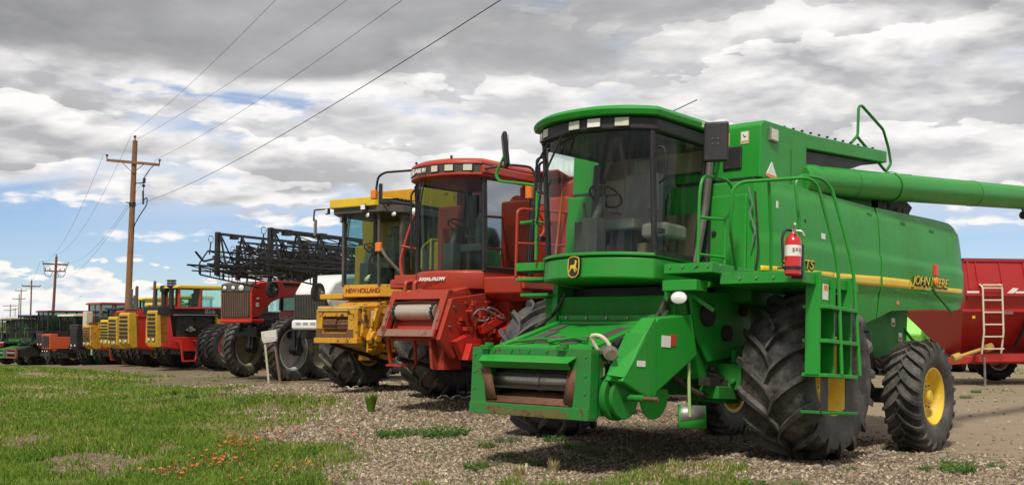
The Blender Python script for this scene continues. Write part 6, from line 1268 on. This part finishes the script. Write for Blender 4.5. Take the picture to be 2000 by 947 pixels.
# ------------------------------------------------------------------ vegetation
def leafmat(name, a, b, rough=.7, back=.35):
    m = bpy.data.materials.new(name); m.use_nodes = True; t = N(m.node_tree); bs = t.n['Principled BSDF']
    tc = t.new('ShaderNodeTexCoord').outputs['Object']; oi = t.new('ShaderNodeObjectInfo').outputs['Random']
    n = t.noise(tc, 1.2, 5, .7); n2 = t.noise(tc, 40, 2, .5)
    f = t.mr(t.m('ADD', t.m('MULTIPLY', n, .55), t.m('MULTIPLY', n2, .45)), .36, .64)
    c = t.mix(f, a, b); t.set(bs, 'Base_Color', c); bs.inputs['Roughness'].default_value = rough; bs.inputs['Specular IOR Level'].default_value = .25
    tl = t.new('ShaderNodeBsdfTranslucent'); t.set(tl, '0', c); mx = t.new('ShaderNodeMixShader'); mx.inputs[0].default_value = back
    t.l.new(bs.outputs[0], mx.inputs[1]); t.l.new(tl.outputs[0], mx.inputs[2]); t.l.new(mx.outputs[0], t.n['Material Output'].inputs[0]); return m
GR1 = leafmat('grass_blades', (.10, .21, .018), (.23, .34, .045)); GR2 = leafmat('dry_grass', (.38, .32, .15), (.55, .47, .24), back=.2); GR3 = leafmat('olive_grass', (.22, .28, .05), (.36, .37, .10))
WD = leafmat('weed_leaves', (.06, .16, .028), (.17, .28, .06)); WDL = leafmat('grey_green_leaves', (.12, .17, .09), (.22, .26, .15))
POP = mat('poppy_petal', (.62, .17, .04), .7, dirt=0, var=.35)
def blades(x, y, h, wd, lean, name, mt, z=None, az_=None):
    n = len(x); z = tz(x, y)-.01 if z is None else z
    a = rng.uniform(0, 2*pi, n); la = rng.uniform(0, 2*pi, n) if az_ is None else az_; ln = np.abs(rng.normal(0, lean, n))
    dx, dy = np.cos(a)*wd/2, np.sin(a)*wd/2; lx, ly = np.cos(la)*ln*h, np.sin(la)*ln*h
    v = np.empty((n, 5, 3)); v[:, 0] = np.stack([x-dx, y-dy, z], -1); v[:, 1] = np.stack([x+dx, y+dy, z], -1)
    v[:, 2] = np.stack([x+dx*.8+lx*.35, y+dy*.8+ly*.35, z+h*.55], -1); v[:, 3] = np.stack([x-dx*.8+lx*.35, y-dy*.8+ly*.35, z+h*.55], -1); v[:, 4] = np.stack([x+lx, y+ly, z+h*.98], -1)
    b = np.arange(n)*5; q = np.stack([b, b+1, b+2, b+3], -1); t3 = np.stack([b+3, b+2, b+4], -1)
    me = bpy.data.meshes.new(name); me.vertices.add(n*5); me.vertices.foreach_set('co', v.ravel())
    me.loops.add(n*7); me.loops.foreach_set('vertex_index', np.concatenate([q, t3], 1).ravel())
    me.polygons.add(n*2); st = (np.arange(n)*7)[:, None]+np.array([0, 4]); me.polygons.foreach_set('loop_start', st.ravel()); me.polygons.foreach_set('loop_total', np.tile([4, 3], n))
    me.update(calc_edges=True); me.materials.append(mt); o = bpy.data.objects.new(name, me); C.objects.link(o); return o
def scatter(n, r0, r1, a0, a1, p=1.0):
    r = r0*(r1/r0)**(rng.random(n)**p); a = np.radians(rng.uniform(a0, a1, n)); return r*np.sin(a), r*np.cos(a)
x, y = scatter(740000, 8.6, 58, -37, 12, 1.0); gm = grassmask(x, y); dens = fbm(x, y, 1.1, 31); k = rng.random(len(x)) < gm*np.clip((dens-.26)*3.0, .12, 1); x, y = x[k], y[k]
r = np.hypot(x, y); tall = np.clip(fbm(x, y, 1.7, 41)*1.9-.35, .35, 1.4); h = (.045+.075*tall)*rng.uniform(.5, 1.3, len(x)); wd = .005+.0011*r**1.05*.75
tone = fbm(x, y, 3.0, 51)+rng.normal(0, .10, len(x)); gap = grass_edge(y)-x
dry = (tone > .73) | (rng.random(len(x)) < .05+.14*(gap < 1.2)); ol = ~dry & ((tone > .57) | (rng.random(len(x)) < .12)); gr = ~dry & ~ol
tag(blades(x[gr], y[gr], h[gr], wd[gr], .45, 'grass', GR1), kind='stuff'); tag(blades(x[ol], y[ol], h[ol]*.8, wd[ol], .6, 'olive_grass', GR3), kind='stuff'); tag(blades(x[dry], y[dry], h[dry]*.75, wd[dry]*.9, .9, 'dry_grass', GR2), kind='stuff')
# sparse weeds on the gravel beside and beyond
x, y = scatter(60000, 9, 55, -16, 27); f1 = fbm(x, y, 1.3, 61); edge = np.clip(1-np.abs(grass_edge(y)+1.8-x)/2.5, 0, 1); rgt = np.clip((x-7)/3, 0, 1)*(y > 20)
k = rng.random(len(x)) < np.clip((f1-.60)*8, 0, 1)*(.05+.6*edge+.7*rgt)+.004; x, y = x[k], y[k]
tag(blades(x, y, rng.uniform(.02, .07, len(x)), .006+.0008*np.hypot(x, y), .8, 'gravel_weeds', WD), kind='stuff')
# gravel / wood chips: small flat chips lying on the ground
def chips(n, name, cols, mt):
    x, y = scatter(n, 9.5, 30, -22, 27, 1.0); lane = x-(-.45*y+11.6); eg_ = grass_edge(y)-x+(fbm(x, y, 1.5, 77)-.5)*4; k_ = fbm(x, y, 3.2, 91); lane = np.where(k_ < .40, np.maximum(lane, 1.1), lane); lane = np.where(((np.abs(y-26.9-.15*x) < 2.2) & (x < -4)) | (eg_ > .2), 9, lane); k = (grassmask(x, y) < .35) & (rng.random(len(x)) > np.clip(lane/1.5, 0, .985)); x, y = x[k], y[k]; n = len(x)
    s = rng.uniform(.005, .0135, n)*rng.choice([1, 1, 1, 1.5], n)*(.75+np.hypot(x, y)/20); a = rng.uniform(0, 2*pi, n); el_ = rng.uniform(.35, 1, n); z = tz(x, y)+(fbm(x, y, 1.5, 3)-.5)*.05+.002
    ux, uy = np.cos(a)*s, np.sin(a)*s; vx, vy = -np.sin(a)*s*el_*.6, np.cos(a)*s*el_*.6; t1, t2 = rng.normal(0, .35, n)*s, rng.normal(0, .35, n)*s
    v = np.empty((n, 8, 3)); hh = s*rng.uniform(.25, .55, n)
    for i, (p, q) in enumerate(((-1, -1), (1, -1), (1, 1), (-1, 1))):
        v[:, i] = np.stack([x+p*ux+q*vx, y+p*uy+q*vy, z+p*t1*.4], -1); v[:, 4+i] = np.stack([x+(p*ux+q*vx)*.7, y+(p*uy+q*vy)*.7, z+hh+p*t1+q*t2], -1)
    b = (np.arange(n)*8)[:, None]; f = np.stack([b+np.array(w_) for w_ in ((4, 5, 6, 7), (0, 1, 5, 4), (1, 2, 6, 5), (2, 3, 7, 6), (3, 0, 4, 7))], 1).reshape(-1, 4)
    me = bpy.data.meshes.new(name); me.vertices.add(n*8); me.vertices.foreach_set('co', v.ravel()); me.loops.add(len(f)*4); me.loops.foreach_set('vertex_index', f.ravel())
    me.polygons.add(len(f)); me.polygons.foreach_set('loop_start', np.arange(len(f))*4); me.polygons.foreach_set('loop_total', np.full(len(f), 4)); me.update(calc_edges=True)
    at = me.attributes.new('tone', 'FLOAT', 'FACE'); at.data.foreach_set('value', np.repeat(rng.random(n), 5).astype(np.float32))
    m = bpy.data.materials.new('chips'); m.use_nodes = True; t = N(m.node_tree); bs = t.n['Principled BSDF']; at = t.new('ShaderNodeAttribute', attribute_name='tone').outputs['Fac']
    t.set(bs, 'Base_Color', t.ramp(at, [(0, (.075, .052, .036)), (.35, (.185, .135, .09)), (.7, (.30, .23, .155)), (.93, (.43, .35, .24)), (1, (.58, .52, .39))])); bs.inputs['Roughness'].default_value = .9
    me.materials.append(m); o = bpy.data.objects.new(name, me); C.objects.link(o); return tag(o, kind='stuff')
chips(210000, 'gravel', None, None)
def stones(n):
    x, y = scatter(n, 10, 28, -14, 26, 1.0); m = MB()
    for a_, b_ in zip(x, y):
        if grassmask(np.array([a_]), np.array([b_]))[0] > .4: continue
        s_ = random.uniform(.015, .045); z_ = fz(a_, b_)+s_*.2; ph_ = [random.uniform(.7, 1.2) for _ in range(8)]
        m.ring([[(a_+s_*r_*ph_[q]*cos(q*pi/3), b_+s_*r_*ph_[q]*.8*sin(q*pi/3), z_+h_*s_) for q in range(6)] for r_, h_ in ((1, -.4), (1.1, 0), (.75, .35), (.2, .5))], cap=True)
    tag(m.obj('stones', mat('stone', (.26, .22, .17), .9, dirt=.4, scale=8, var=.3), None, smooth=20), kind='stuff')
stones(900)
# individual weeds
def weed_mesh(seed, w_, h, n, mt, leaf=.03, upright=False):
    Rn = random.Random(seed); m = MB()
    for i in range(n):
        a = Rn.uniform(0, 2*pi); q = sqrt(Rn.random())*w_; bx, by = q*cos(a)*(.25 if upright else .9), q*sin(a)*(.25 if upright else .6); hh = h*Rn.uniform(.4, 1)*(1-.35*q/w_)
        tx, ty = bx+cos(a)*hh*(.35 if upright else .5), by+sin(a)*hh*(.35 if upright else .5)
        if upright:
            u = Vector((-sin(a), cos(a), 0))*.006; m.add([Vector((bx, by, 0))-u, Vector((bx, by, 0))+u, Vector(((bx+tx)/2*.95, (by+ty)/2*.95, hh*.6))+u, Vector((tx, ty, hh)), Vector(((bx+tx)/2*.95, (by+ty)/2*.95, hh*.6))-u], [(0, 1, 2, 3, 4)])
        else:
            for j in range(4):
                f = (j+1)/4; c = Vector((bx+(tx-bx)*f, by+(ty-by)*f, hh*f)); d = Vector((Rn.gauss(0, 1), Rn.gauss(0, 1), Rn.gauss(.3, .6))).normalized()*leaf*Rn.uniform(.6, 1.3); s = d.cross(Vector((Rn.gauss(0, 1), Rn.gauss(0, 1), 1))).normalized()*leaf*.3
                m.add([c, c+d*.5+s, c+d, c+d*.5-s], [(0, 1, 2, 3)])
    return m.mesh('leaves', mt, smooth=0)
WM = [weed_mesh(1, .28, .16, 260, WD), weed_mesh(2, .20, .13, 160, WD), weed_mesh(3, .12, .36, 220, GR1, upright=True), weed_mesh(4, .12, .08, 70, WD, .022), weed_mesh(5, .24, .12, 220, WDL, .022), weed_mesh(6, .15, .16, 90, GR2, upright=True)]
def pxy(u, v, zz=0.0):
    d = (1.6-zz)*2150/(v-628); return (u-1000)/2150*d, d
def weed(k, u, v, s, label, grp=None, cat='weed'):
    x_, y_ = pxy(u, v)
    for _ in range(4): x_, y_ = pxy(u, v, fz(x_, y_))
    o = link('weed', WM[k], None, (x_, y_, fz(x_, y_)-.01), (0, 0, random.random()*6)); o.scale = (s, s, s); return tag(o, label, cat, grp)
weed(2, 727, 806, 1.25, 'tall pale green grass tuft alone on the gravel in front of the yellow combine')
weed(0, 870, 850, 1.25, 'widest leafy green weed patch on the gravel, left of the green feeder'); weed(0, 800, 848, .9, 'green weed patch just left of the widest leafy patch'); weed(1, 765, 852, 1.2, 'green weed patch at the left end of the weed line on the gravel')
weed(4, 990, 858, .9, 'weed patch in the shade below the left corner of the green feeder'); weed(1, 1085, 858, .8, 'small weed under the middle of the green feeder'); weed(4, 1150, 880, 1.1, 'shaded weed patch in front of the green feeder right corner'); weed(1, 950, 868, .7, 'low weed between the widest patch and the shaded weeds')
weed(3, 990, 888, 1.1, 'lone bright weed tuft on sunlit gravel below the feeder'); weed(1, 1120, 872, .7, 'weed clump right of the lone bright tuft')
weed(0, 1860, 916, .9, 'leafy weed clump on the gravel at lower right, in front of the rear wheel'); weed(1, 1800, 912, .5, 'small weed just left of the leafy clump at lower right'); weed(3, 1935, 908, .9, 'small weed right of the leafy clump at lower right'); weed(3, 1990, 912, .6, 'tiny weed at the right edge of the gravel')
weed(3, 1652, 912, .7, 'tiny weed on the gravel below the big front wheel'); weed(3, 1470, 945, 1.2, 'weed tuft at the bottom edge below the combine ladder'); weed(1, 1555, 946, .5, 'small weed at the bottom edge right of the tuft'); weed(3, 1340, 940, .9, 'weed sprig at the bottom edge under the feeder shield'); weed(5, 1330, 935, 1.0, 'dry straw tuft on the gravel at the bottom centre')
weed(5, 1080, 918, 1.3, 'pale dry grass tuft at the bottom, below the feeder'); weed(5, 1015, 925, 1.1, 'pale dry grass tuft left of the other dry tuft'); weed(1, 1040, 905, .7, 'bright leafy weed beside the pale dry tufts'); weed(1, 930, 912, .9, 'leafy weed patch at the bottom left of the dry tufts')
weed(1, 1285, 800, .8, 'weed patch seen through the gap under the feeder shield'); weed(4, 1880, 775, .8, 'low weeds on the dirt right of the rear wheel'); weed(1, 610, 880, .8, 'leafy weed near the orange poppies')
weed(0, 1900, 765, .6, 'flat weed patch near the grain cart jack'); weed(4, 960, 905, .8, 'grey green weed patch at the bottom'); weed(1, 380, 775, .9, 'green tuft on the bare strip of dirt at left'); weed(2, 345, 770, .5, 'upright tuft on the bare strip of dirt'); 
# orange poppies
pm = MB()
for q in range(5): a = 2*pi*q/5; pm.add([(0, 0, .10), (.02*cos(a-.5), .02*sin(a-.5), .115), (.03*cos(a), .03*sin(a), .122), (.02*cos(a+.5), .02*sin(a+.5), .115)], [(0, 1, 2, 3)])
PM = pm.mesh('flower', POP, smooth=0); sm = MB(); sm.cyl((0, 0, 0), (0, 0, .10), .003, n=4)
for q in range(8): a = q*.8; sm.add([(0, 0, .02), (.02*cos(a), .02*sin(a), .05), (.05*cos(a), .05*sin(a), .055), (.02*cos(a+.5), .02*sin(a+.5), .04)], [(0, 1, 2, 3)])
SM = sm.mesh('stem', WDL, smooth=0)
CL = [(470, 872, 39), (440, 900, 42), (380, 918, 21), (335, 925, 15), (350, 935, 12), (500, 890, 24), (550, 860, 21), (560, 925, 15), (480, 940, 18), (600, 915, 12), (420, 912, 24), (655, 935, 6), (690, 865, 6), (480, 864, 21)]
for (u, v, n) in CL:
    for i in range(n):
        uu, vv = u+random.gauss(0, 19), v+random.gauss(0, 8); x_, y_ = pxy(uu, vv, .0)
        o = bpy.data.objects.new('poppy', PM); C.objects.link(o); o.location = (x_, y_, fz(x_, y_)-.01); s_ = random.uniform(.45, .95); o.scale = (s_,)*3; o.rotation_euler = (random.uniform(-.4, .4), random.uniform(-.4, .4), random.random()*6)
        tag(o, 'small orange poppy in the low patch at the edge of the grass', 'flower', 'orange poppies in the grass edge'); c_ = link('stem', SM, o)
